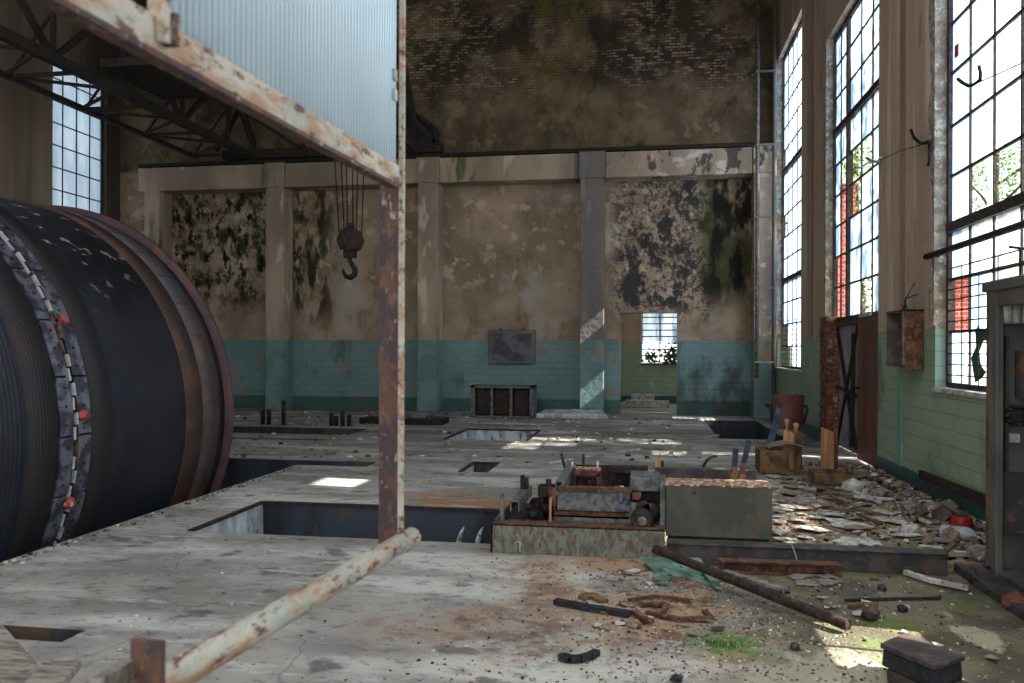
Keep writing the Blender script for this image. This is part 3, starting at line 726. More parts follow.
# brake path joints
for k in range(16):
    a = -.9+k*.16
    MB().obox(on_drum(8.125, a, RS+.012), (.012, .3, .006), (0, -a, 0)).build('brake_path_joint', M_BLACK, t)
# shaft and bearing pedestals down in the pit
MB().lathe((DX, 0, DZ), (0, 1, 0), [(2.95, .22), (3.1, .22), (9.9, .22), (10.0, .2)], 32).build('shaft', M_DKSTEEL, t)
for y in (3.05, 9.6):
    MB().prism([(DX-.6, y, -3), (DX+.6, y, -3), (DX+.35, y, DZ), (DX+.2, y, DZ+.35), (DX-.2, y, DZ+.35), (DX-.35, y, DZ)], (0, .3, 0)).build('bearing_pedestal', M_DKSTEEL, t)

# ================================================================== OVERHEAD CRANE
def truss(mb, x, y0, y1, zb, zt, n, w=.07, chord=.16):
    mb.bar((x, y0, zb), (x, y1, zb), chord*1.1, chord*1.3); mb.bar((x, y0, zt), (x, y1-1.2, zt), chord, chord); mb.bar((x, y1-1.2, zt), (x, y1, zb+.35), chord, chord); mb.bar((x, y1, zb), (x, y1, zb+.4), chord, chord)
    st = (y1-1.2-y0)/n
    for k in range(n+1):
        a = y0+k*st; mb.bar((x, a, zb), (x, a, zt), w, w)
        if k < n:
            if k % 2: mb.bar((x, a, zb), (x, a+st, zt), w*1.3, w*1.3)
            else: mb.bar((x, a, zt), (x, a+st, zb), w*1.3, w*1.3)
CZ = 6.2
t = thing('bridge_crane', 'dark lattice overhead bridge crane spanning the hall on the back-wall rail', 'crane', (-7.5, 18.85, 6.3))
m = MB(); truss(m, -9.5, -5, 18.8, CZ, CZ+1.75, 12, chord=.13); m.build('lattice_girder', M_CRANE, t)
m = MB(); truss(m, -5.35, -5, 18.8, CZ, CZ+1.75, 12, chord=.13); m.build('lattice_girder', M_CRANE, t)
m = MB()
X2 = -10.9
m.bar((X2, -5, CZ), (X2, 18.6, CZ), .09)
n = 12; st = 22.6/n
for k in range(n+1):
    y = -5+k*st*1.04
    m.bar((X2, y, CZ), (-9.5, y, CZ), .06)
    if k < n: m.bar((X2, y, CZ), (-9.5, y+st*.5, CZ), .05); m.bar((-9.5, y+st*.5, CZ), (X2, y+st, CZ), .05)
    m.bar((X2, y, CZ), (-9.5, y, CZ+1.75), .04)
m.build('side_bracing', M_CRANE, t)
m = MB()
m.box(-10.2, -4.72, 18.62, 18.92, 6.12, 6.34); m.prism([(-7.0, 18.7, 6.34), (-4.78, 18.7, 6.34), (-4.78, 18.7, 6.62), (-5.55, 18.7, 7.2), (-7.0, 18.7, 7.2)], (0, .03, 0))
for p, r in (((-4.85, 6.32), (-4.85, 6.65)), ((-4.85, 6.65), (-5.65, 7.25)), ((-5.65, 7.25), (-9.8, 7.25)), ((-5.65, 7.25), (-5.65, 6.32)), ((-5.65, 6.32), (-6.9, 7.25)), ((-5.65, 7.2), (-4.85, 6.32)), ((-6.9, 7.25), (-8.2, 6.32)), ((-8.2, 6.32), (-9.6, 7.25)), ((-9.8, 7.25), (-10.35, 6.32))):
    m.bar((p[0], 18.62, p[1]), (r[0], 18.62, r[1]), .09)
for y in (18.66,):
    for x in (-10.1, -5.05): m.lathe((x, 18.72, 6.2), (0, 1, 0), [(0, .13), (.1, .13)], 20)
m.build('end_carriage', M_CRANE, t)
m = MB(); 
m.box(-9.5, -5.4, 13.1, 15.0, CZ+.25, CZ+.4); m.box(-8.6, -6.4, 13.4, 14.7, CZ+.4, CZ+1.1); m.tube([(-6.2, 14.0, CZ+.8), (-8.9, 14.0, CZ+.8)], .3, 20)
trolley = m.build('hoist_trolley', M_CRANE, t)
m = MB(); m.box(-12.52, 2.8, 18.72, 18.86, 6.022, 6.07); m.bar((-12.52, 18.8, 6.09), (2.8, 18.8, 6.09), .05); struct('trim_6', m, M_DKSTEEL)
# hook block
HC = AY(350, 240, 14.0)
t2 = thing('crane_hook', 'dark rounded pulley block with hook hanging on six ropes from the crane', 'crane hook', (HC.x, 14.0, HC.z-.9))
m = MB()
for k in range(6):
    a = -.24+.096*k; spread = 1.5
    m.tube([(HC.x+a*.85, 14+.04*(k % 2), HC.z+.12), (HC.x+a*1.5-.06, 14+.04*(k % 2), CZ+.6)], .011, 5)
m.build('wire_rope', M_DKSTEEL, t2)
m = MB(); m.lathe((HC.x, 13.87, HC.z), (0, 1, 0), [(0, .12), (.03, .2), (.06, .235), (.24, .235), (.27, .2), (.3, .12)], 8, False)
m.lathe((HC.x, 13.84, HC.z), (0, 1, 0), [(0, .05), (.36, .05)], 12)
m.box(HC.x-.06, HC.x+.06, 13.95, 14.07, HC.z+.2, HC.z+.3)
m.build('pulley_block', M_RUSTDK, t2)
m = MB(); m.box(HC.x-.1, HC.x+.1, 13.93, 14.08, HC.z-.32, HC.z-.2)
pts = [(0, -.3), (.0, -.38), (.05, -.45), (.1, -.53), (.09, -.62), (.02, -.67), (-.07, -.65), (-.12, -.58), (-.12, -.5)]
m.tube([(HC.x+a, 14.0, HC.z+b) for a, b in pts], [.045, .04, .042, .05, .055, .055, .045, .03, .012], 10)
m.build('hook', M_DKSTEEL, t2)

# ================================================================== FOREGROUND: rusty frame with ribbed sheet
FA = math.radians(3.5); FD = Vector((math.sin(FA), math.cos(FA), 0)); FN = Vector((-math.cos(FA), math.sin(FA), 0)); FH = .82
def FP(x, y, off=0.0):
    d = ray(x, y); o = Vector((0, 0, EYE)); return o+d*((FH+off)/d.dot(FN))
p0 = FP(390, 545)
t = thing('sheeted_rail_frame', 'rusty steel frame in the foreground carrying a pale blue ribbed sheet', 'frame', (p0.x, p0.y, 0))
def angle_iron(mb, p, q, a, b, wa, wb, th=.006):     # two legs along unit vectors a and b
    p, q, a, b = Vector(p), Vector(q), Vector(a), Vector(b)
    for u, w, v in ((a, wa, b), (b, wb, a)):
        mb.hexa([p, p+u*w, p+u*w+v*th, p+v*th, q, q+u*w, q+u*w+v*th, q+v*th])
    return mb
zb_ = .955; zt_ = FP(395, 178).z
ptop = FP(392, 0).z+.35
# corner post: a flat brown leg facing the camera, a narrow pale leg end-on
pa = FP(402, 545); pa.z = zb_+.0
right = Vector((math.cos(YAW), math.sin(YAW), 0))
m = MB(); q0 = Vector((pa.x, pa.y, zb_-.02)); q1 = Vector((pa.x, pa.y, zt_-.01))
m.hexa([q0-right*.067, q0-right*.013, q0-right*.013+FD*.006, q0-right*.067+FD*.006, q1-right*.067, q1-right*.013, q1-right*.013+FD*.006, q1-right*.067+FD*.006])
m.build('post_flange', M_FRAMEDK, t)
m = MB(); q1 = Vector((pa.x, pa.y, ptop))
m.hexa([q0-right*.013, q0+right*.001, q0+right*.001+FD*.012, q0-right*.013+FD*.012, q1-right*.013, q1+right*.001, q1+right*.001+FD*.012, q1-right*.013+FD*.012])
m.build('corner_post', M_FRAME, t)
# lower rail
e0 = FP(412, 541); e0.z = zb_; FL_ = Vector((math.sin(math.radians(5.8)), math.cos(math.radians(5.8)), 0)); s1 = e0-FL_*1.65
m = MB(); m.tube([s1+Vector((0, 0, -.01)), e0+Vector((0, 0, -.01))], .029, 12); m.build('lower_rail', M_FRAME, t)
# upper beam
u0 = FP(399, 180); u0.z = zt_; u1 = u0-FD*2.1
m = MB(); m.hexa([u1+Vector((0, 0, -.012)), u0+Vector((0, 0, -.012)), u0+Vector((0, 0, .04)), u1+Vector((0, 0, .04))]+[v+FN*.012 for v in (u1+Vector((0, 0, -.012)), u0+Vector((0, 0, -.012)), u0+Vector((0, 0, .04)), u1+Vector((0, 0, .04)))])
m.build('upper_beam', M_FRAME, t)
m = MB(); m.hexa([u1+Vector((0, 0, -.022)), u0+Vector((0, 0, -.022)), u0+FN*.03+Vector((0, 0, -.022)), u1+FN*.03+Vector((0, 0, -.022))]+[v+Vector((0, 0, .009)) for v in (u1+Vector((0, 0, -.022)), u0+Vector((0, 0, -.022)), u0+FN*.03+Vector((0, 0, -.022)), u1+FN*.03+Vector((0, 0, -.022)))])
m.build('beam_flange', M_FRAMEDK, t)
# stile at the left edge of the sheet, welded to the beam
b0 = FP(165, 52); k0 = Vector((b0.x, b0.y, zt_))
m = MB(); m.bar(k0-FD*.015+Vector((0, 0, .0)), k0-FD*.015+Vector((0, 0, .75)), .012, .032, FN); m.build('left_stile', M_FRAME, t)
m = MB(); m.bar(k0+FD*.0-FN*.008, k0-FN*.008+Vector((0, 0, .05)), .012, .03, FN); m.build('weld_tab', M_FRAMEDK, t)
# ribbed sheet
m = MB(); L = (u0-k0).dot(FD)-.035; n = int(L/.018)*8; zs = (zt_+.02, zt_+.9); prev = None
for i in range(n+1):
    s = L*i/n; ph = (i % 8)/8; c = k0+FD*(s+.02)+FN*(.004+(.014 if ph in (.25, .375) else 0)+(.002 if ph in (.125, .5) else 0))
    v = [m.b.verts.new((c.x, c.y, z)) for z in zs]
    if prev: 
        fc = m.b.faces.new([prev[0], v[0], v[1], prev[1]]); fc.smooth = True
    prev = v
sh = m.build('ribbed_sheet', M_SHEET, t, recalc=False); so = sh.modifiers.new('s', 'SOLIDIFY'); so.thickness = .0012
m = MB()
for y in (75, 95): 
    c = FP(395, y); m.obox(c, (.008, .02, .03))
m.build('sheet_clip', M_CERAMIC, t)
# stub post beside the lower rail, down to the floor
b1 = FP(148, 640, .03); 
m = MB(); P = Vector((b1.x, b1.y, 0)); m.bar((P.x, P.y, 0), (P.x, P.y, b1.z), .012, .055, FN); m.bar((P.x+.02, P.y-.012, 0), (P.x+.02, P.y-.012, b1.z), .028, .008, FD)
m.build('support_post', M_FRAMEDK, t)
m = MB(); m.box(P.x-.09, P.x+.09, P.y-.09, P.y+.09, 0, .012); m.build('base_plate', M_FRAMEDK, t)
m = MB(); a, b = FP(129, 668, .06), FP(95, 690, .06); m.bar(a, b, .02, .03); m.build('side_brace', M_WOODGREY, t)
m = MB(); m.bar(b1+Vector((0, 0, -.07)), Vector((e0.x, e0.y, 0))*0+Vector((s1+FL_*.35).to_tuple()), .02, .02)
m.build('bracket', M_FRAMEDK, t)
# weathered boards, lower left
def board(label, p, q, w, th, mat=M_WOODGREY, name='timber_board', cat='board', up=(0, 0, 1), group=None):
    c = (Vector(p)+Vector(q))/2; m = MB(); m.bar(Vector(p), Vector(q), w, th, up); return solo(name, m, mat, label, cat, (c.x, c.y, min(p[2], q[2])-th/2), group, .003)
zbd = .5
t = thing('timber_trestle', 'weathered grey timber trestle of two crossing boards in the bottom left corner', 'trestle', (-1.6, 1.9, 0))
a, b = G(-30, 612, .48), G(58, 705, .48)
a, b = G(-28, 600, .48), G(68, 712, .48)
m = MB(); m.bar(a-Vector((.0, .06, 0)), b-Vector((.0, .06, 0)), .13, .03); m.build('long_board', M_WOODGREY, t, .004)
a, b = G(20, 715, .515), G(62, 665, .515)
m = MB(); m.bar(a, b, .11, .03); m.build('short_board', M_WOODGREY, t, .004)
c = G(-28, 600, .48); e = G(35, 700, .48)
for p in (c, e):
    m = MB(); m.bar((p.x-.03, p.y-.1, 0), (p.x-.03, p.y-.1, .465), .06, .06, (0, 1, 0)); m.build('leg', M_WOODGREY, t, .004)
# channel iron lying in the small floor slot
solo('channel_iron', MB().bar((-3.7, 3.86, -.12), (-2.98, 3.86, -.12), .05, .05).bar((-3.4, 3.9, -.2), (-3.4, 3.9, -.1), .04), M_WOODGREY, 'grey iron channel showing inside the narrow floor slot at lower left', 'channel iron', (-3.3, 3.86, -.5))

# ================================================================== MACHINE ON ITS BED
t = thing('winch_machine', 'rusted dismantled winch machine on a low plated bed beside the olive-grey box', 'machine', (-.45, 6.5, 0))
m = MB(); m.box(-1.12, .145, 5.95, 5.97, 0, .215); m.box(-1.12, .145, 5.95, 6.08, .2, .215); m.box(-1.12, -1.1, 5.95, 7.1, 0, .215); m.build('bed_plate', M_GREY, t, .004)
m = MB(); m.box(-1.1, .14, 6.08, 7.2, .0, .14); m.build('bed_floor', M_RUSTDK, t)
m = MB(); m.box(-1.10, .14, 5.945, 6.09, .2155, .223); m.build('bed_lip', M_RUST, t)
def rail(x, z, y0, y1, w=.07, mat=M_GREYBLUE, name='side_channel'):
    m = MB(); m.box(x, x+w, y0, y1, z, z+.012); m.box(x, x+.01, y0, y1, z-.07, z); m.box(x+w-.01, x+w, y0, y1, z-.07, z); return m.build(name, mat, t, .002)
rail(-.99, .36, 6.05, 6.75); rail(-.66, .5, 6.15, 7.15)
m = MB(); m.box(-1.06, -1.03, 6.0, 6.04, .215, .43); m.build('stub_post', M_GREYBLUE, t, .003)
m = MB(); m.box(-.99, -.93, 6.55, 6.62, .36, .46); m.box(-.99, -.96, 6.55, 6.62, .46, .48); m.build('stub_post', M_DKSTEEL, t, .003)
for x, y, h, ln in ((-.66, 7.08, .60, .05), (-.52, 7.08, .6, 0), (-.56, 6.6, .55, 0)):
    m = MB(); m.bar((x, y, .4), (x-ln, y, h), .05, .02); m.build('stub_post', M_RUSTDK, t, .003)
m = MB()
for i in range(9): m.blob((-.86+.07*(i % 4)+rnd.uniform(-.03, .03), 6.2+.1*(i//3), .2+.05*(i % 3)), .07, seed=i)
m.tube([(-.8, 6.25, .22), (-.75, 6.25, .45)], .03, 8); m.tube([(-.72, 6.3, .2), (-.73, 6.3, .5)], .022, 8); m.box(-.8, -.68, 6.2, 6.32, .38, .46)
m.build('gear_lumps', M_DKSTEEL, t)
A = lambda x, y, Y: AY(x, y, Y)
def panel(x0, y0, x1, y1, Y, th, name, mat, bev=.003):
    a, b = A(x0, y1, Y), A(x1, y0, Y); m = MB(); m.box(a.x, b.x, Y, Y+th, a.z, b.z); return m.build(name, mat, t, bev)
panel(557, 491, 629, 510, 6.12, .03, 'front_cover', M_GREYBLUE)
panel(557, 489, 632, 491, 6.10, .08, 'cover_edge', M_RUST)
panel(554, 513, 631, 517, 6.14, .06, 'cross_rod', M_RUST)
panel(554, 517, 631, 523, 6.14, .05, 'lower_rail', M_GREYBLUE)
panel(556, 511, 631, 525, 6.32, .02, 'inner_plate', M_RUSTDK)
panel(619, 493, 630, 511, 6.1, .02, 'pale_patch', M_PLATE)
panel(549, 498, 551.5, 526, 6.06, .02, 'upright_strip', M_WOODPALE, 0)
panel(549, 524.5, 625, 527, 6.06, .05, 'floor_strip', M_RUST, 0)
m = MB(); m.prism([A(547, 487, 6.09), A(556, 488, 6.09), A(555, 512, 6.09), A(551, 500, 6.09)], (0, .02, 0)); m.build('torn_flap', M_RUST, t)
# tray with odds and ends behind the cover
m = MB(); a = A(556, 489, 6.14); b = A(632, 489, 6.14); m.box(a.x, b.x, 6.15, 7.15, .30, .32); m.box(a.x, a.x+.02, 6.15, 7.15, .2, .4); m.box(b.x-.02, b.x, 6.15, 7.15, .2, .4); m.box(a.x, b.x, 7.13, 7.15, .2, .5); m.build('tray', M_RUSTDK, t)
m = MB(); Y = 6.75
for s in (-1, 1):
    c = A(585, 480, Y); m.bar((c.x+s*.14, Y, .32), (c.x+s*.11, Y, .49), .05, .05, (0, 1, 0)); m.bar((c.x+s*.05, Y, .36), (c.x+s*.035, Y, .43), .02, .05, (0, 1, 0))
m.box(c.x-.13, c.x+.13, Y-.025, Y+.12, .46, .51); m.bar((c.x-.14, Y, .34), (c.x+.14, Y, .34), .05); m.build('maroon_casting', M_MAROON, t, .006)
m = MB(); m.box(c.x-.1, c.x+.12, Y+.0, Y+.14, .511, .52); m.tube([(c.x+.1, Y+.05, .51), (c.x+.1, Y+.05, .58)], .01, 6); m.tube([(c.x-.11, Y+.05, .51), (c.x-.11, Y+.05, .57)], .012, 6); m.build('casting_cap', M_BOXTOP, t)
for i in range(9):
    x = rnd.uniform(-.22, -.02); y = rnd.uniform(6.25, 7.0)
    m = MB(); m.obox((x, y, .35), (rnd.uniform(.04, .1), rnd.uniform(.04, .09), .03), (rnd.uniform(-.3, .3), rnd.uniform(-.3, .3), rnd.uniform(0, 3)))
    m.build('scrap_piece', rnd.choice([M_PAPER, M_BLACK, M_MAROON, M_RUST]), t)
# right-hand bearing assembly
panel(630, 478, 660, 491, 6.15, .35, 'bearing_box', M_GREYBLUE, .006)
panel(632, 493, 640, 500, 6.12, .2, 'bearing_cap', M_RUST)
panel(641, 492, 661, 504, 6.25, .2, 'support_block', M_RUSTDK)
panel(629, 503, 641, 531, 6.12, .05, 'bearing_plate', M_GREYBLUE)
panel(637, 472, 646, 480, 6.5, .06, 'small_block', M_WOODPALE)
c = A(642, 520, 6.04)
m = MB(); m.lathe((c.x, 6.0, c.z), (0, 1, 0), [(0, .05), (0, .078), (.02, .082), (.09, .082), (.09, .05)], 28); m.build('shaft_wheel', M_RUSTDK, t)
m = MB(); m.lathe((c.x, 5.985, c.z), (0, 1, 0), [(0, .014), (0, .03), (.015, .034), (.02, .056), (.03, .056), (.03, .02)], 24); m.build('wheel_hub', M_GREY, t)
m = MB(); c2 = A(651, 513, 6.12); m.lathe((c2.x, 6.1, c2.z), (0, 1, 0), [(0, .03), (0, .075), (.06, .075), (.06, .03)], 16); c3 = A(643, 507, 6.12); m.lathe((c3.x, 6.1, c3.z), (0, 1, 0), [(0, .02), (0, .05), (.04, .05), (.04, .02)], 14); m.build('bearing_ring', M_DKSTEEL, t)
panel(660, 476, 665.5, 532, 6.05, .06, 'end_post', M_GREYBLUE)
panel(612, 467, 648, 473, 7.0, .1, 'rear_beam', M_RUSTDK); panel(596, 471, 660, 481, 7.2, .05, 'rear_channel', M_RUSTDK)
panel(655, 459, 661, 474, 7.0, .05, 'rear_lug', M_WOODPALE); panel(661, 461, 664, 468, 7.0, .04, 'rear_lug', M_BLACK)
m = MB(); a = A(516, 551, 5.94); m.tube([(a.x, 5.94, .02), (a.x, 5.935, .09), (a.x+.03, 5.935, .09), (a.x+.03, 5.94, .02)], .005, 6); m.build('hook_loop', M_CERAMIC, t)

# olive-grey box
BY = 6.02
a, b = AY(666, 536, BY), AY(772.5, 487, BY); z0, z1 = a.z, b.z; yb_ = G(700, 478.5, z1).y
t = thing('machine_housing', 'olive-grey sheet metal housing with rusty flaking top beside the winch machine', 'metal box', ((a.x+b.x)/2, 6.2, 0))
MB().box(a.x, b.x, BY, yb_, z0, z1-.012).build('housing_body', M_BOXFACE, t, .006)
MB().box(a.x-.006, b.x+.006, BY-.006, yb_, z1-.012, z1).build('housing_lid', M_BOXTOP, t, .003)
c = AY(694, 492, BY); MB().lathe((c.x, BY-.012, c.z), (0, 1, 0), [(0, .008), (.004, .018), (.014, .018)], 14).build('lock', M_RUST, t)
MB().box(a.x+.02, b.x-.02, BY+.03, yb_, 0, z0).build('plinth', M_RUSTDK, t)
# levers
for (x0, y0, x1, y1), lab in (((733, 482, 736, 448), 'shorter, upright hand lever with dark blue grip behind the olive-grey housing'), ((740, 481, 749, 440), 'taller, leaning hand lever with dark blue grip behind the olive-grey housing')):
    Y = yb_+.06; a, b = AY(x0, y0, Y), AY(x1, y1, Y); mid = a.lerp(b, .45)
    t = thing('hand_lever', lab, 'lever', (a.x, Y, 0))
    MB().bar((a.x-(b.x-a.x)*.9, Y, 0), mid, .045, .018, (0, 1, 0)).build('lever_arm', M_RUST, t, .002)
    MB().bar(mid, b, .04, .022, (0, 1, 0)).build('lever_grip', mottled('dark blue grip', (44, 52, 74), (30, 36, 52), None, 9, .5), t, .006)
solo('cross_beam', MB().box(AY(655, 470, 6.95).x, AY(757, 470, 6.95).x, 6.95, 7.05, .02, AY(700, 469, 6.95).z), M_KERB, 'low dark steel beam running behind the olive-grey housing', 'beam', (.45, 7, 0), bevel=.005)
wz = [AY(702, 474, 7.1), AY(703, 467, 7.1), AY(707, 460, 7.1), AY(712, 457, 7.1), AY(717, 456, 7.1)]
solo('bent_rod', MB().tube([(wz[0].x, 7.1, 0)]+wz, .012, 6), M_RUSTDK, 'bent dark rod curling up behind the low steel beam', 'rod', (wz[0].x, 7.1, 0))
# kerb beam
solo('kerb_beam', MB().box(.16, 2.0, 5.86, 5.99, 0, .14).box(.16, 2.0, 5.84, 5.99, .14, .152), M_KERB, 'long dark steel kerb beam lying in front of the housing', 'beam', (1.0, 5.9, 0), bevel=.006)

# ================================================================== ELECTRICAL CABINET at the right edge
X0 = 2.285; Y0, Y1 = 4.55, 5.94; ZT = 1.895
t = thing('electrical_cabinet', 'open dark grey steel electrical cabinet at the right edge of the picture', 'cabinet', (2.55, 5.2, 0))
m = MB(); m.box(X0, 2.83, Y1-.03, Y1, 0, ZT); m.box(X0, 2.83, Y0, Y0+.03, 0, ZT); m.box(2.8, 2.83, Y0, Y1, 0, ZT); m.box(X0, 2.83, Y0, Y1, 0, .06); m.build('carcass', M_CAB, t, .004)
m = MB(); m.box(X0-.03, 2.83, Y0-.05, Y1+.07, ZT, ZT+.07); m.build('top_cap', M_CAB, t, .012)
m = MB(); m.box(X0-.015, X0+.03, Y1-.14, Y1+.01, .03, ZT); m.box(X0-.012, X0+.03, Y0, Y1-.1, ZT-.1, ZT); m.build('door_frame', M_CAB, t, .006)
m = MB(); m.box(X0-.02, X0-.012, Y1-.02, Y1+.01, .03, ZT); m.build('edge_strip', M_WOODOLD, t)
m = MB(); m.box(2.6, 2.62, Y0+.04, Y1-.16, .1, ZT-.02); m.build('mounting_panel', M_CABIN, t)
for i, y in enumerate((2.345, 2.395, 2.45)):
    m = MB(); m.lathe((y, 5.82, 1.68), (0, 0, 1), [(0, .02), (.02, .035), (.05, .03), (.08, .04), (.15, .04), (.17, .02)], 14); m.build('insulator', M_CERAMIC, t)
m = MB(); m.lathe((2.41, 5.88, 1.08), (0, -1, 0), [(-.02, .05), (0, .07), (.05, .07), (.06, .03)], 20)
for k in range(10): m.blob((2.41+.06*math.cos(k*.63), 5.82, 1.08+.06*math.sin(k*.63)), .025, seed=k)
m.build('coil', M_BLACK, t)
m = MB(); m.box(2.37, 2.43, 5.84, 5.9, .9, .96); m.build('terminal_block', M_CERAMIC, t)
m = MB(); m.box(2.34, 2.48, 5.86, 5.9, .3, .7); m.box(2.35, 2.37, 5.86, 5.9, .7, 1.6); m.box(2.42, 2.48, 5.8, 5.9, 1.2, 1.5); m.build('switch_gear', M_CABIN, t)
m = MB(); m.box(2.08, 2.24, 3.4, 6.0, 0, .06); struct('trim_7', m, M_KERB, .01)

# ================================================================== ON THE RIGHT WALL
a = AX(926, 256, 2.76)
t = thing('wall_pipe', 'thick dark horizontal pipe crossing in front of the nearest window', 'pipe', (2.76, a.y, a.z))
MB().tube([(2.76, a.y, a.z-.01), (2.76, 3.2, a.z)], .03, 12).build('pipe_run', M_RUSTDK, t)
MB().bar((2.76, a.y-.06, a.z), (2.86, a.y-.06, a.z), .05).build('bracket', M_DKSTEEL, t)
a = AX(1010, 243, 2.74); MB().bar((2.74, a.y, a.z-.03), (2.74, a.y-.4, a.z-.1), .02).build('loose_tie', M_RUST, t)
# fuse box on the pier
t = thing('wall_switch_box', 'rusty open metal switch box fixed to the pier between the windows', 'switch box', (2.75, 9.3, 1.35))
y0, y1, z0, z1 = 9.05, 9.62, 1.33, 1.93; x0 = 2.64
m = MB(); m.box(x0, 2.85, y0, y0+.02, z0, z1); m.box(x0, 2.85, y1-.02, y1, z0, z1); m.box(x0, 2.85, y0, y1, z0, z0+.02); m.box(x0, 2.85, y0, y1, z1-.02, z1); m.box(2.83, 2.848, y0, y1, z0, z1); m.build('box_shell', mottled('brown-grey box paint', (112, 98, 90), (84, 72, 66), (100, 66, 48), 8, .6, .1), t, .003)
m = MB(); m.box(x0-.004, x0, y0-.002, y1, z1-.03, z1); m.box(x0-.004, x0, y0, y0+.04, z0, z1); m.box(x0+.02, 2.84, y0-.006, y0, z0-.03, z1-.02); m.build('box_rim', M_RUST, t)
m = MB(); m.box(2.74, 2.83, 9.3, 9.45, 1.55, 1.72); m.tube([(2.76, 9.35, 1.72), (2.76, 9.35, 1.85)], .015, 6); m.build('fuse_holder', M_BLACK, t)
m = MB(); m.tube([(2.8, 9.5, z1), (2.74, 9.4, z1+.06), (2.72, 9.25, z1+.02), (2.7, 9.15, z1+.12), (2.8, 9.1, z1+.16)], .008, 6); m.tube([(2.8, 9.4, z1), (2.73, 9.3, z1+.1), (2.8, 9.2, z1+.28)], .006, 6); m.build('loose_wire', M_BLACK, t)
# hooked brackets and tie wire
def pts(*p, X=2.74): return [AX(a, b, X) for a, b in p]
m = MB(); m.tube(pts((958, 79), (963, 83), (969, 86), (973, 85)), .016, 6); m.tube(pts((973, 85), (980, 80), (980.5, 73), (979, 66)), .016, 6); m.tube(pts((971, 86), (1024, 62), (1080, 36)), .006, 5)
o = solo('wire_hook', m, M_DKSTEEL, 'curled iron hook with a taut wire in front of the nearest window', 'hook', tuple(AX(973, 85, 2.74)))
m = MB(); m.tube(pts((911, 130), (914, 138), (921, 144), (930, 141), X=2.78), .016, 6); m.tube(pts((921, 144), (929, 143), (929, 160), (928, 166), X=2.8), .012, 6); m.tube(pts((921, 145), (900, 151), (880, 160), X=2.78), .005, 5); m.bar(AX(929, 142, 2.78), AX(929, 142, 2.86), .03)
solo('wire_hook', m, M_DKSTEEL, 'curled iron hook bracket high on the pier above the switch box', 'hook', tuple(AX(921, 144, 2.78)))
m = MB(); m.tube(pts((867, 158), (872, 161), (878, 162), (881, 157), X=2.8), .02, 6); m.tube(pts((858, 168), (872, 161), X=2.8), .01, 5)
solo('wire_hook', m, M_CERAMIC, 'small pale hook at the near edge of the middle window', 'hook', tuple(AX(872, 161, 2.8)))
# crack-like metal scrap leaning on tiles near floor: long dark lath along the wall
a, b = AX(920, 474, 2.80), AX(985, 500, 2.80)
solo('wall_lath', MB().bar(a, b, .03, .09), M_RUSTDK, 'dark splintered lath fixed low along the green tiled wall', 'lath', tuple((a+b)/2), bevel=.004)
# red mark tag on pane
m = MB(); c = AX(956.5, 52, 2.965); m.box(2.962, 2.97, c.y-.045, c.y+.045, c.z-.05, c.z+.07); o = m.build('pane_sticker', M_REDPL, win3)
# ragged green film on the lowest panes
m = MB(); poly = [(975, 383), (973, 372), (971, 358), (976, 346), (975, 332), (978, 325), (980, 330), (986, 328), (992, 331), (991, 340), (983, 341), (979, 352), (981, 366), (986, 372), (982, 378)]
m.prism([AX(a, b, 2.975) for a, b in poly], (.004, 0, 0)); m.build('green_film', mottled('dark green film', (44, 108, 84), (34, 88, 70), None, 5, .5), win3)

# ================================================================== PIPES IN THE FAR CORNER
t = thing('pipe_ladder', 'pair of upright pipes joined by rungs in the far right corner', 'pipes', (2.45, 18.4, 0))
xa = AY(757, 300, 18.45).x; xb = AY(774, 300, 18.45).x
xb = min(xb, 2.78)
for x, r in ((xa, .045), (xb, .05)): MB().tube([(x, 18.45, 0 if r > .045 else .9), (x, 18.45, 11.4)], r, 10).build('upright_pipe', M_GREYBLUE if r < .05 else M_CAB, t)
for y in (72, 145, 217, 288, 362):
    z = AY(765, y, 18.45).z
    m = MB(); m.bar((xa-.12, 18.5, z-.03), (xa, 18.45, z-.03), .03); m.bar((xa-.05, 18.4, z), (xb, 18.4, z), .05, .035); m.build('rung', M_GREYBLUE, t)

# ================================================================== ALONG THE BACK WALL
a, b = AY(488.5, 364, 19.2), AY(535, 330, 19.2)
t = thing('wall_panel', 'dark grey metal panel hung on the back wall above the open floor cabinet', 'panel', ((a.x+b.x)/2, 19.2, a.z))
MB().box(a.x, b.x, 19.2, 19.3, a.z, b.z).build('panel_frame', M_CAB, t, .02)
MB().box(a.x+.08, b.x-.08, 19.18, 19.2, a.z+.08, b.z-.08).build('panel_face', mottled('mottled dark panel face', (86, 90, 96), (48, 48, 50), (84, 62, 46), 2.5, .4, .2), t, .005)
for k in (.25, .75): MB().lathe((a.x+(b.x-a.x)*k, 19.24, b.z), (0, 0, 1), [(0, .04), (.03, .04)], 10).build('lug', M_DKSTEEL, t)
YK = 17.75; a, b = AY(470.5, 418, YK), AY(534, 386, YK); b.z = max(b.z, .6)
t = thing('floor_cabinet', 'low blue-grey steel cabinet with three open dark bays against the back wall', 'cabinet', ((a.x+b.x)/2, 18, 0))
m = MB(); h = b.z; W_ = b.x-a.x
m.box(a.x, b.x, YK, YK+.5, h-.06, h); m.box(a.x, b.x, YK, YK+.5, .0, .04); m.box(a.x, b.x, YK+.47, YK+.5, 0, h)
m.box(a.x, a.x+.1, YK, YK+.5, 0, h); m.box(b.x-.1, b.x, YK, YK+.5, 0, h); m.build('carcass', M_GREYBLUE, t, .006)
for k in (.335, .64): MB().box(a.x+W_*k-.03, a.x+W_*k+.03, YK, YK+.47, .04, h-.06).build('divider', M_GREYBLUE, t, .004)
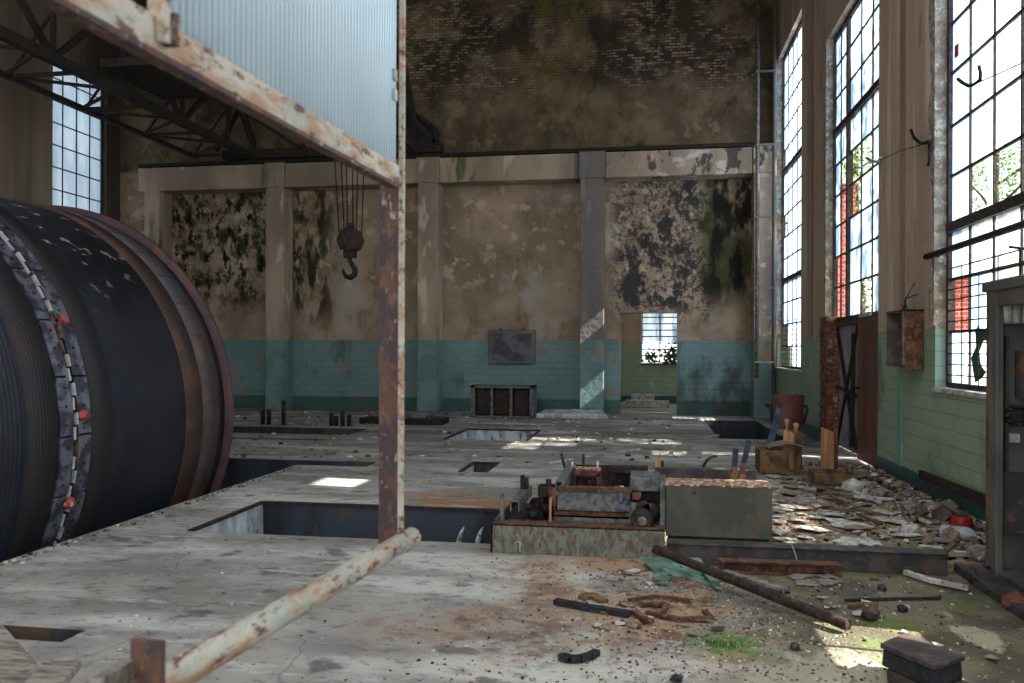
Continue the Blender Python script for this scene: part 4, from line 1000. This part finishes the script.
for k0, k1 in ((.09, .3), (.37, .6), (.68, .9)): MB().box(a.x+W_*k0, a.x+W_*k1, YK+.12, YK+.14, .06, h-.09).build('inner_plate', M_RUSTDK, t, .004)
solo('floor_slab', MB().hexa([(-2.35, 17.75, 0), (-.75, 17.75, 0), (-.95, 18.7, 0), (-2.25, 18.7, 0), (-2.35, 17.75, .1), (-.8, 17.75, .1), (-.97, 18.7, .14), (-2.25, 18.7, .14)]), M_PITWHITE, 'low pale slab on the floor at the foot of the pillar by the doorway', 'slab', (-1.5, 18.2, 0), bevel=.02)
# debris behind doorway
for a, b, w_, h_, lab in (((-.48, 21.75, .1), (.62, 21.6, .1), .2, .18, 'long white-edged timber lying on the floor behind the doorway'),
                      ((-.62, 22.5, .05), (-.15, 22.05, .16), .14, .05, 'short pale timber leaning across debris behind the doorway'),
                      ((-.35, 23.0, .14), (.25, 23.1, .14), .18, .26, 'thin pale strip at the far side of the floor behind the doorway')):
    board(lab, a, b, w_, h_, M_PAPER)
# bolts standing round the far slot
for x, h in ((258, .28), (265, .3), (281, .48), (333, .25), (338, .2), (345, .28), (352, .22)):
    c = G(x, 425.5); solo('anchor_bolt', MB().tube([(c.x, 15.2, 0), (c.x, 15.2, h)], .045, 8), M_DKSTEEL, 'tallest rusty anchor bolt standing behind the long floor slot' if h > .4 else ('stout dark anchor bolt behind the long floor slot, near the drum rim' if x < 300 else 'thin dark anchor bolt in the cluster behind the long floor slot'), 'bolt', (c.x, 15.2, 0), group=None if h > .4 else 'anchor bolts behind the long floor slot')
c = G(405, 424)
t = thing('floor_casting', 'low dark iron casting bolted to the floor left of the back cabinet', 'casting', (c.x, 15.9, 0))
m = MB(); m.box(c.x-.9, c.x+.8, 15.7, 16.3, 0, .12); m.build('base_flange', M_DKSTEEL, t, .01)
m = MB(); m.box(c.x-.2, c.x+.5, 15.8, 16.2, .12, .24); m.build('raised_block', M_CAB, t, .01)
for k in range(4): MB().tube([(c.x-.7+.4*k, 15.75, .12), (c.x-.7+.4*k, 15.75, .2)], .03, 8).build('stud', M_RUST, t)

# ================================================================== ARMCHAIR, CRATE, BOARDS near the side door
cc = Vector((2.2, 13.4, 0))
t = thing('armchair', 'brown leatherette armchair seen from behind near the green tiled corner', 'chair', cc)
m = MB(); n = 10; zt = AY(790, 394, 13.4).z; w0 = AY(773, 400, 13.4).x; w1 = AY(806, 400, 13.4).x
for i in range(n):
    a0 = -1+2*i/n; a1 = -1+2*(i+1)/n; f_ = lambda a: (w0+(w1-w0)*(a+1)/2, 13.4+.1*a*a)
    p, q = f_(a0), f_(a1); pz, qz = zt-.03*a0*a0, zt-.03*a1*a1
    m.hexa([(p[0]*.9+.1*(w0+w1)/2, p[1], .32), (q[0]*.9+.1*(w0+w1)/2, q[1], .32), (q[0]*.9+.1*(w0+w1)/2, q[1]+.07, .32), (p[0]*.9+.1*(w0+w1)/2, p[1]+.07, .32), (p[0], p[1], pz), (q[0], q[1], qz), (q[0], q[1]+.07, qz), (p[0], p[1]+.07, pz)])
m.build('backrest', M_BROWNSEAT, t, 0)
m = MB(); m.box(w0+.04, w1-.04, 13.48, 13.98, .34, .46); m.build('seat', M_BROWNSEAT, t, .03)
for s, x in ((-1, w0-.03), (1, w1+.03)):
    m = MB(); m.tube([(x-s*.05, 13.5, .36), (x, 13.46, .56), (x, 13.55, .62), (x, 13.85, .6)], .025, 8); m.build('armrest', M_BLACK, t)
m = MB(); cxm = (w0+w1)/2; m.tube([(cxm, 13.7, .34), (cxm, 13.7, .1)], .03, 10); m.build('pedestal', M_DKSTEEL, t)
for k in range(4):
    a = k*PI/2+.5; MB().tube([(cxm, 13.7, .12), (cxm+math.cos(a)*.27, 13.7+math.sin(a)*.27, .03)], .02, 8).build('foot', M_DKSTEEL, t)
# crate
Yc = 10.2
t = thing('wooden_crate', 'dirty broken wooden crate with warped board on top beside the sunlit debris', 'crate', (1.68, 10.4, 0))
a, b = AY(760, 478, Yc), AY(800, 451, Yc)
a.z = 0; hh = b.z
m = MB(); m.box(a.x, a.x+.3, Yc, Yc+.02, .02, hh); m.build('front_board', M_WOODOLD, t, .003)
m = MB(); m.box(a.x, a.x+.02, Yc+.02, Yc+.45, .02, hh); m.box(a.x+.3, a.x+.33, Yc-.01, Yc+.45, 0, hh-.02); m.build('side_board', M_WOODOLD, t, .003)
m = MB(); m.box(a.x+.02, b.x+.1, Yc+.42, Yc+.44, .02, hh); m.box(a.x+.33, b.x+.1, Yc+.02, Yc+.45, .0, .05); m.build('back_board', M_WOODOLD, t, .003)
m = MB()
for i in range(8):
    f0, f1 = i/8, (i+1)/8; z_ = lambda f: hh+.02+.06*math.sin(f*PI); X_ = lambda f: a.x+.1+(b.x+.08-a.x-.1)*f
    m.hexa([(X_(f0), Yc, z_(f0)), (X_(f1), Yc, z_(f1)), (X_(f1), Yc+.3, z_(f1)), (X_(f0), Yc+.3, z_(f0)), (X_(f0), Yc, z_(f0)+.012), (X_(f1), Yc, z_(f1)+.012), (X_(f1), Yc+.3, z_(f1)+.012), (X_(f0), Yc+.3, z_(f0)+.012)])
m.build('warped_top_board', M_WOODGREY, t)
# posted board
def flat(name, label, cat, poly, Y, th, mat, group=None, extra=None):
    P_ = [AY(x, y, Y) for x, y in poly]; zmin = min(p.z for p in P_)
    for p in P_:
        if p.z < 0: p.z = .0
    t = thing(name, label, cat, (P_[0].x, Y, max(0, zmin)), group)
    MB().prism(P_, (0, th, 0)).build('panel', mat, t, .004); return t
Yp = 10.25
t = flat('wooden_chair_back', 'pale timber chair back with two turned posts standing in the crate', 'chair back', [(783.5, 472), (783.5, 429), (795, 434), (795, 472)], Yp+.15, .03, M_WOODPALE)
for x, y in ((787, 419), (796, 423)):
    p = AY(x, y, Yp+.2); m = MB(); m.lathe((p.x, Yp+.2, 0), (0, 0, 1), [(p.z-.22, .02), (p.z-.06, .024), (p.z-.05, .03), (p.z-.01, .034), (p.z, .02)], 12); m.build('turned_post', M_WOODPALE, t)
P_ = [AY(x, y, Yp+.1) for x, y in ((795, 478), (795, 433), (804, 436), (799, 478))]
for p in P_: p.z = max(0, p.z)
MB().prism(P_, (0, .03, 0)).build('side_panel', M_WOODOLD, t, .003)
t = flat('plank', 'clean tan plank standing upright by the side door', 'plank', [(821, 470), (821, 427), (834, 432), (834, 470)], 10.75, .03, M_WOODPALE)
P_ = [AY(x, y, 10.8) for x, y in ((834, 470), (834, 424), (838, 425), (838, 470))]
for p in P_: p.z = max(0, p.z)
MB().prism(P_, (0, .03, 0)).build('dark_back_slat', M_DOORBR, t)
# low tray box
a = G(803, 486); b = G(850, 488)
t = thing('wooden_tray', 'empty dirty wooden tray box lying on the rubble below the upright plank', 'tray', (2.1, 9.75, 0))
x0, x1, y0, y1 = 1.86, 2.3, 9.5, 9.9
m = MB(); m.box(x0, x1, y0, y1, .01, .03); m.build('bottom', M_WOODDK, t)
for q_ in ((x0, x1, y0, y0+.02), (x0, x1, y1-.02, y1)): MB().box(*q_, .03, .14).build('long_side', M_WOODOLD, t, .003)
for q_ in ((x0, x0+.02, y0+.02, y1-.02), (x1-.02, x1, y0+.02, y1-.02)): MB().box(*q_, .03, .14).build('end_side', M_WOODOLD, t, .003)
# blue cloth hanging over crate
m = MB(); P_ = [AY(x, y, 10.6) for x, y in ((776, 407), (781, 410), (779, 425), (772, 447), (766, 449), (770, 430), (774, 418))]; m.prism(P_, (0, .03, 0)); m.tube([AY(777, 406, 10.62), AY(767, 452, 10.62), (AY(766, 452, 10.62).x-.02, 10.62, 0)], .014, 6)
solo('blue_cloth', m, M_BLUECLOTH, 'strip of blue cloth hanging on a stick behind the crate', 'cloth', (P_[0].x, 10.6, 0))
# bottle and red tin
c = G(958, 541)
t = thing('plastic_bottle', 'dusty translucent plastic bottle lying by the foot of the tiled wall', 'bottle', (c.x, c.y, 0))
d = Vector((.28, -.12, 0)).normalized(); e = Vector((c.x-.12, c.y+.05, .06))
MB().lathe(e, d, [(0, .03), (.01, .055), (.2, .058), (.25, .03), (.27, .018)], 18).build('bottle_body', M_BOTTLE, t)
MB().lathe(e+d*.27, d, [(0, .02), (.02, .02)], 12).build('bottle_cap', M_REDPL, t)
c = G(969, 538); 
t = thing('red_can', 'bright red plastic can lying beside the bottle at the wall foot', 'can', (c.x, c.y, 0))
MB().lathe((c.x, c.y+.15, 0), (0, 0, 1), [(0, .065), (.01, .075), (.13, .08), (.15, .06)], 18).build('can_body', M_REDPL, t)
MB().lathe((c.x, c.y+.15, .15), (0, 0, 1), [(0, .05), (.01, .05)], 14).build('can_lid', M_MAROON, t)

# ================================================================== DEBRIS in front of the kerb
a, b = G(655, 568), G(848, 634); a.z = .13; b.z = .045
solo('iron_pipe', MB().tube([a, a.lerp(b, .5), b], .03, 12, caps=False).tube([a, a.lerp(b, .5), b], .02, 12), M_RUSTDK, 'long blackened iron pipe lying diagonally across the littered floor', 'pipe', tuple((a+b)/2))
a, b = G(718, 572), G(838, 574)
m = MB(); m.bar((a.x, 5.7, .01), (b.x, 5.74, .01), .09, .014); m.bar((a.x, 5.7, .045), (b.x, 5.74, .045), .012, .06); m.bar((a.x, 5.7, .08), (b.x, 5.74, .08), .09, .014)
solo('steel_joist', m, M_RUST, 'short red-rusted steel joist lying against the kerb beam', 'joist', ((a.x+b.x)/2, 5.72, 0), bevel=.003)
for i, (poly, z, lab) in enumerate(((((640, 558), (700, 559), (712, 566), (690, 572), (655, 566)), .05, 'largest sheet of dusty green glass by the kerb beam'), (((655, 566), (700, 572), (712, 581), (680, 573)), .03, 'narrow green glass shard under the iron pipe'), (((700, 568), (712, 568), (722, 590), (714, 588)), .02, 'splinter of pale green glass right of the iron pipe end'), (((654, 576), (672, 577), (668, 583), (656, 581)), .015, 'small green glass piece left of the iron pipe'))):
    P_ = [G(x, y, z) for x, y in poly]; c = P_[0]
    m = MB(); m.prism(P_, (0, 0, .008))
    if z > .02: m.b.verts.ensure_lookup_table(); [setattr(v, 'co', v.co+Vector((0, 0, -(z-.003) if v.co.y < c.y-.05 else 0))) for v in m.b.verts]
    solo('glass_sheet', m, M_GLASSGREEN, lab, 'broken glass', (c.x, c.y, 0))
# rusty angle frames
def strap(ptsxy, w, th, z=.02, mat=M_RUST):
    m = MB(); P_ = [G(x, y, z) for x, y in ptsxy]
    for p, q in zip(P_, P_[1:]): m.bar(p, q, w, th)
    return m, P_[0]
for p, w, lab, mt in (([(634, 611), (645, 619), (653, 621)], .035, 'bent rusty strap in the middle of the littered floor', M_RUST), ([(640, 604), (666, 604), (662, 616)], .03, 'square-cornered rusty angle bar above the bent strap', M_RUST),
                      ([(646, 612), (680, 619), (712, 618), (704, 611)], .03, 'long rusty flat bar with a turned end on the littered floor', M_RUST), ([(628, 600), (655, 596), (690, 600)], .02, 'thin rusty rod curving behind the bent straps', M_RUST)):
    m, c = strap(p, w, .02, mat=mt); solo('rusty_bar', m, mt, lab, 'metal bar', (c.x, c.y, 0), bevel=.002)
m, c = strap([(555, 601), (592, 608), (630, 614)], .05, .03, .02); solo('black_strip', m, M_BLACK, 'straight black strip lying on the rusty floor left of the straps', 'strip', (c.x, c.y, 0), bevel=.003)
m, c = strap([(560, 656), (570, 659), (580, 658.5), (590, 656), (597, 652)], .04, .03, .02); solo('black_strip', m, M_BLACK, 'short curved black strip nearest the front edge of the picture', 'strip', (c.x, c.y, 0), bevel=.003)
m, c = strap([(582, 598), (590, 594), (604, 601)], .06, .02, .015); solo('bark_slab', m, M_WOODOLD, 'flat brown flake behind the straight black strip', 'flake', (c.x, c.y, 0), bevel=.003)
m, c = strap([(905, 572), (930, 580), (968, 588)], .035, .03, .03); solo('pale_lath', m, M_PLASTERW, 'pale green-white lath lying right of the kerb beam end', 'lath', (c.x, c.y, 0), bevel=.003)
m, c = strap([(845, 600), (880, 599), (940, 598)], .02, .015, .012); solo('thin_rod', m, M_RUSTDK, 'thin dark rod lying across the mossy floor at right', 'rod', (c.x, c.y, 0))
m, c = strap([(850, 607), (862, 604), (878, 605)], .035, .02, .015); solo('scrap_strip', m, M_WOODOLD, 'bent brown strip lying just left of the thin dark rod', 'strip', (c.x, c.y, 0))
m, c = strap([(792, 578), (815, 573), (838, 580), (820, 584), (796, 582)], .09, .01, .012); solo('flat_scrap', m, M_WOODGREY, 'grey flat scrap sheet below the rusty joist', 'scrap', (c.x, c.y, 0))
m, c = strap([(725, 572), (750, 580), (786, 591)], .05, .03, .02); solo('grey_batten', m, M_WOODGREY, 'grey batten lying right of the iron pipe, below the joist', 'batten', (c.x, c.y, 0), bevel=.003)
m, c = strap([(764, 583), (784, 593)], .09, .012, .01); solo('dark_plate', m, M_DKSTEEL, 'small dark plate on the floor beside the iron pipe middle', 'plate', (c.x, c.y, 0))
for x, y, r, lab, mt in ((858, 570, .06, 'tan crumpled lump sitting in front of the kerb beam', M_WOODPALE), (905, 569, .05, 'dark clod in front of the kerb beam right end', M_BLACK), (902, 612, .035, 'small round black stone on the mossy floor', M_BLACK), (870, 620, .06, 'dark stone lying behind the sunlit patch', M_WOODDK), (882, 590, .035, 'small grey stone near the kerb beam', M_KERB),
                     (795, 650, .035, 'small brown stone left of the sunlit patch', M_WOODDK), (676, 682, .03, 'black stone at the bottom edge of the picture', M_BLACK), (1016, 612, .09, 'reddish rubble lump at the right edge below the cabinet', M_BRICKPIER), (1003, 560, .06, 'dark twisted lump near the cabinet foot', M_BLACK)):
    if x > 1000: y -= 2
    c = G(x, y); solo('rubble_stone', MB().blob((c.x, c.y, r*.55), r, seed=x, flat=.75), mt, lab, 'stone', (c.x, c.y, 0))
# charred timber block, bottom right
t = thing('timber_block', 'charred dark timber block with loose plank on top at the bottom right', 'timber block', (1.3, 4.1, 0))
a, b, c, d = G(880, 652, .13), G(914, 636, .13), G(962, 661, .13), G(938, 676, .13)
a, b, c, d = G(880, 648, .15), G(905, 637, .15), G(965, 661, .15), G(934, 671, .15)
m = MB(); up = Vector((0, 0, .022)); m.hexa([a, d, c, b]+[p+up for p in (a, d, c, b)]); m.build('top_plank', M_WOODDK, t, .004)
cen = (a+b+c+d)/4
def sh(p, k, z): v = cen.lerp(p, k); return Vector((v.x, v.y, z))
m = MB(); m.hexa([sh(p, .97, .07) for p in (a, d, c, b)]+[sh(p, .93, .148) for p in (a, d, c, b)]); m.build('upper_block', M_BLACK, t, .008)
m = MB(); off = Vector((.02, -.02, 0)); m.hexa([sh(p, .98, .0)+off for p in (a, d, c, b)]+[sh(p, 1.0, .065)+off for p in (a, d, c, b)]); m.build('lower_block', M_WOODDK, t, .008)
m = MB(); c_ = G(917, 676, .02); m.obox((c_.x, c_.y-.02, .02), (.08, .03, .03), (0, 0, .4)); m.build('blue_scrap', mottled('blue scrap', (70, 130, 150), (60, 104, 130), None, 9, .6), t)
# white wire loops at the kerb
m = MB(); w_ = [AY(x, y, 5.8) for x, y in ((793, 548), (796, 556), (797, 562), (794, 569), (789, 574), (785, 570), (787, 563), (780, 562), (774, 564), (778, 572), (781, 577))]
m.tube(w_, .004, 5); m.tube([AY(793, 548, 5.8), AY(790, 541, 6.1), (w_[0].x-.1, 6.4, .18), (w_[0].x-.15, 6.5, .02)], .004, 5); solo('wire_loop', m, M_WIRE, 'thin pale wire looping over the kerb beam', 'wire', (w_[0].x, 5.8, 0))
m = MB(); w_ = [G(x, y, .03) for x, y in ((967, 568), (972, 573), (969, 580), (975, 586), (984, 580), (989, 572), (981, 568), (975, 576), (985, 590), (998, 596))]; w_ = [Vector((p.x, p.y, .02+.05*(i % 2))) for i, p in enumerate(w_)]
m.tube(w_, .006, 5); solo('wire_loop', m, M_BLACK, 'tangle of black wire on the floor by the cabinet foot', 'wire', (w_[0].x, w_[0].y, 0))
# moss tuft
m = MB(); q = random.Random(31); c = G(720, 645)
for k in range(170):
    p = Vector((c.x+q.gauss(0, .06), c.y+q.gauss(0, .03), 0)); d = Vector((q.gauss(0, .012), q.gauss(0, .012), .018+.014*q.random())); e = Vector((q.gauss(0, 1), q.gauss(0, 1), 0)).normalized()*.004
    m.face([p-e, p+e, p+d])
o = m.build('moss', mottled('bright green moss', (96, 130, 46), (72, 104, 36), None, 20, .8), None, recalc=False); tag(o, 'bright green moss tuft growing on the rubble floor near the front', 'moss', kind='stuff')
# white laths on the far floor
for x0, y0, x1, y1, lab in ((618, 453.5, 640, 450, 'white lath lying on the open floor before the far doorway'), (551, 464, 572, 460, 'white lath lying nearer, behind the winch machine'), (707, 438.5, 718, 436, 'short white lath at the edge of the right-hand pit')):
    a, b = G(x0, y0), G(x1, y1); board(lab, (a.x, a.y, .015), (b.x, b.y, .015), .05, .02, M_PAPER, 'white_lath', 'lath')
# curved pale offcuts in the trench
for x, lab in ((458, 'left of two pale curved strips standing in the trench'), (477, 'right of two pale curved strips standing in the trench')):
    P_ = [AY(x+dx, y, 6.6) for dx, y in ((0, 548), (1, 540), (3, 533), (6, 527))]
    P_ = [Vector((p.x, 6.6, p.z)) for p in P_]
    lo = Vector((P_[0].x, 6.6, -1.49)); m = MB(); m.tube([lo]+P_, [.03, .025, .022, .016, .006], 6); solo('curved_strip', m, M_PLASTERW, lab, 'strip', (lo.x, 6.6, -1.5))

# individually placed flakes and bricks of rubble
q = random.Random(77)
def flake_mesh(r, seed, th=.008):
    qq = random.Random(seed); m = MB(); n = qq.randint(4, 6); rot = qq.uniform(0, 6)
    P_ = [Vector((math.cos(rot+2*PI*i/n)*r*qq.uniform(.6, 1.15), math.sin(rot+2*PI*i/n)*r*qq.uniform(.5, .9), qq.uniform(0, r*.12))) for i in range(n)]
    m.prism(P_, (0, 0, th)); return m
protos = []
for i in range(6):
    mt = [M_PAPER, M_PLASTERW, M_WOODGREY, M_PAPER, M_WOODOLD, M_RUBBLE][i]
    o = flake_mesh(.1, i, .005).build('plaster_flake', mt); protos.append(o)
zones = [(.95, 2.35, 6.1, 8.9, 90, 'loose plaster and paper flake in the heap behind the kerb beam', 'flakes behind the kerb beam'),
         (1.5, 2.7, 8.6, 10.6, 50, 'loose plaster flake among the rubble between the crate and the tiled wall', 'flakes by the crate'),
         (-.3, 1.7, 4.3, 5.7, 36, 'loose flake scattered on the rusty floor in front of the kerb beam', 'flakes in front of the kerb beam'),
         (-6.5, -4.6, 10.6, 12.5, 14, 'loose flake on the dusty floor beyond the drum pit', 'flakes beyond the drum pit')]
first = {}
for zi, (x0, x1, y0, y1, n, lab, grp) in enumerate(zones):
    for k in range(n):
        i = q.randrange(6) if zi != 0 else q.choice([0, 1, 3, 0, 2, 5]); base = protos[i]
        if i not in first: o = base; first[i] = True
        else: o = base.copy(); COL.objects.link(o)
        sc_ = q.uniform(.4, 2.0) if zi < 2 else q.uniform(.2, .7)
        o.location = (q.uniform(x0, x1), q.uniform(y0, y1), .004+(.02*q.random() if zi < 2 else 0)); o.rotation_euler = (q.uniform(-.06, .06), q.uniform(-.06, .06), q.uniform(0, 6.28)); o.scale = (sc_, sc_, 1)
        tag(o, lab, 'debris flake', grp)
# rubble band along the wall foot and crumbs: nobody could count them
m = MB(); q = random.Random(5)
KEEP = [(-1.2, .95, 5.9, 7.3), (1.4, 2.1, 10.1, 10.75), (1.8, 2.35, 9.45, 9.95), (.1, 2.1, 5.8, 6.03), (1.15, 1.5, 3.95, 4.45), (-14, 3, 18.6, 20), (2.05, 3, 3, 6.05), (.4, 1.35, 5.65, 5.8)]
def crumb(x, y, r, z=0):
    if x > 2.84-r or any(b_[0]-r < x < b_[1]+r and b_[2]-r < y < b_[3]+r for b_ in KEEP): return
    a = q.uniform(0, 6.28); n = q.choice((3, 4, 4, 5)); h = r*q.uniform(.2, .8)
    P_ = [Vector((x+math.cos(a+2*PI*i/n)*r*q.uniform(.6, 1.2), y+math.sin(a+2*PI*i/n)*r*q.uniform(.6, 1.2), z)) for i in range(n)]
    top = [p.lerp(Vector((x, y, z)), .3)+Vector((0, 0, h*q.uniform(.7, 1.2))) for p in P_]
    sl = q.choice((0, 0, 0, 0, 1, 1, 2, 3, 4))
    m.face(top, sl)
    for i in range(n): m.face([P_[i], P_[(i+1) % n], top[(i+1) % n], top[i]], sl)
def ok(x, y): return not any(h[0]-.03 < x < h[1]+.03 and h[2]-.03 < y < h[3]+.03 for h in holes)
for k in range(4200):
    x = q.gauss(.45, .75); y = q.uniform(3.5, 5.8)
    if -1.3 < x < 2.1: crumb(x, y, q.choice((.004, .005, .006, .007, .009, .012)))
for k in range(2600):
    y = q.uniform(6.05, 11.5); x = min(2.8, q.gauss(2.15, .5))
    if x > (.9 if y < 9 else 1.3): crumb(x, y, q.choice((.008, .012, .018, .026)), 0)
for k in range(1000):
    y = q.uniform(5.9, 10.8); x = 2.83-abs(q.gauss(0, .22)); 
    if y < 6.1 and x > 2.2: continue
    crumb(x, y, q.choice((.015, .025, .04, .05)), q.uniform(0, .07)*(1 if x > 2.6 else .3))
for k in range(900):
    x = q.uniform(-9, .8); y = q.uniform(10.4, 19)
    if ok(x, y): crumb(x, y, q.choice((.01, .015, .03, .05)))
for k in range(500):
    x = q.uniform(-4.4, 1); y = q.uniform(3, 10)
    if ok(x, y): crumb(x, y, q.choice((.005, .008, .012)))
for k in range(260):
    y = q.uniform(5, 10); x = -4.4+abs(q.gauss(0, .05)); crumb(x, y, q.choice((.008, .014, .022)))
o = m.build('rubble', [M_RUBBLE, M_PAPER, M_BLACK, M_RUSTDK, M_WOODOLD], None, recalc=True)
tag(o, 'small crumbs of rubble, paper and rust scattered over the hall floor', 'rubble', kind='stuff')
# larger bits heaped at the wall foot
q = random.Random(15)
for k in range(34):
    y = q.uniform(6.3, 10.7); x = 2.78-abs(q.gauss(0, .25)); r = q.uniform(.05, .12)
    mt = q.choice([M_RUBBLE, M_RUBBLE, M_WOODGREY, M_WOODDK, M_PLASTERW])
    solo('rubble_lump', MB().blob((x, y, r*.5), r, seed=k, flat=.7), mt, 'lump of rubble heaped at the foot of the green tiled wall', 'rubble lump', (x, y, 0), group='lumps at the tiled wall foot')
for k in range(16):
    y = q.uniform(6.3, 9.8); x = q.uniform(1.6, 2.6); a = q.uniform(-.9, .9)+1.9; L = q.uniform(.15, .5)
    m = MB(); m.obox((x, y, .05), (L, .04, .02), (q.uniform(-.1, .1), q.uniform(-.15, .05), a)); solo('broken_lath', m, q.choice([M_WOODOLD, M_WOODOLD, M_PLASTERW]), 'broken lath in the debris between kerb beam and tiled wall', 'lath', (x, y, .03), group='laths in the debris by the tiled wall')

# ================================================================== LIGHT, CAMERA
wd = bpy.data.worlds.new('World'); sc.world = wd; wd.use_nodes = True; nt = wd.node_tree; nt.nodes.clear()
bg = nt.nodes.new('ShaderNodeBackground'); out = nt.nodes.new('ShaderNodeOutputWorld')
bg.inputs[0].default_value = (.86, .93, 1.0, 1); bg.inputs[1].default_value = 1.0; nt.links.new(bg.outputs[0], out.inputs[0])
def portal(c, sx, sy, n):
    l = bpy.data.lights.new('window_portal', 'AREA'); l.shape = 'RECTANGLE'; l.size = sx; l.size_y = sy; l.cycles.is_portal = True
    o = bpy.data.objects.new('window_portal', l); COL.objects.link(o); o.location = c; o.rotation_euler = Vector(n).to_track_quat('-Z', 'Y').to_euler(); return o
portal((-1.9, YF-.2, 4.75), 6.6, 9.5, (0, 1, 0)); portal((-9, YF-.2, 5), 5, 9, (0, 1, 0)); 
portal((-1.4, -.4, ZC+.15), 5.2, 10, (0, 0, -1)); portal((-7.1, -.4, ZC+.15), 4.8, 10, (0, 0, -1))
sl = bpy.data.lights.new('sun', 'SUN'); sl.energy = 8; sl.angle = .009; sl.color = (1, .95, .86)
so = bpy.data.objects.new('sun', sl); COL.objects.link(so); so.rotation_euler = Vector((-6.37, .885, -5.48)).to_track_quat('-Z', 'Y').to_euler(); so.location = (20, 0, 18)
cam = bpy.data.cameras.new('camera'); co = bpy.data.objects.new('camera', cam); COL.objects.link(co); sc.camera = co
cam.sensor_width = 36; cam.lens = FOC/1024*36; cam.shift_y = 8/1024; cam.clip_end = 300; cam.clip_start = .05
co.matrix_world = Matrix.Translation((0, 0, EYE)) @ Matrix.Rotation(YAW, 4, 'Z') @ Matrix.Rotation(PI/2, 4, 'X') @ Matrix.Rotation(ROLL, 4, 'Z')
cam.dof.use_dof = True; cam.dof.focus_distance = 11.0; cam.dof.aperture_fstop = 4.5
sc.view_settings.view_transform = 'Standard'; sc.view_settings.look = 'None'; sc.view_settings.gamma = 1; sc.view_settings.exposure = 1.42
sc.view_settings.use_curve_mapping = False
cy = sc.cycles; cy.use_denoising = True; cy.max_bounces = 8; cy.diffuse_bounces = 5; cy.transparent_max_bounces = 8; cy.glossy_bounces = 3; cy.transmission_bounces = 4; cy.caustics_reflective = False; cy.caustics_refractive = False
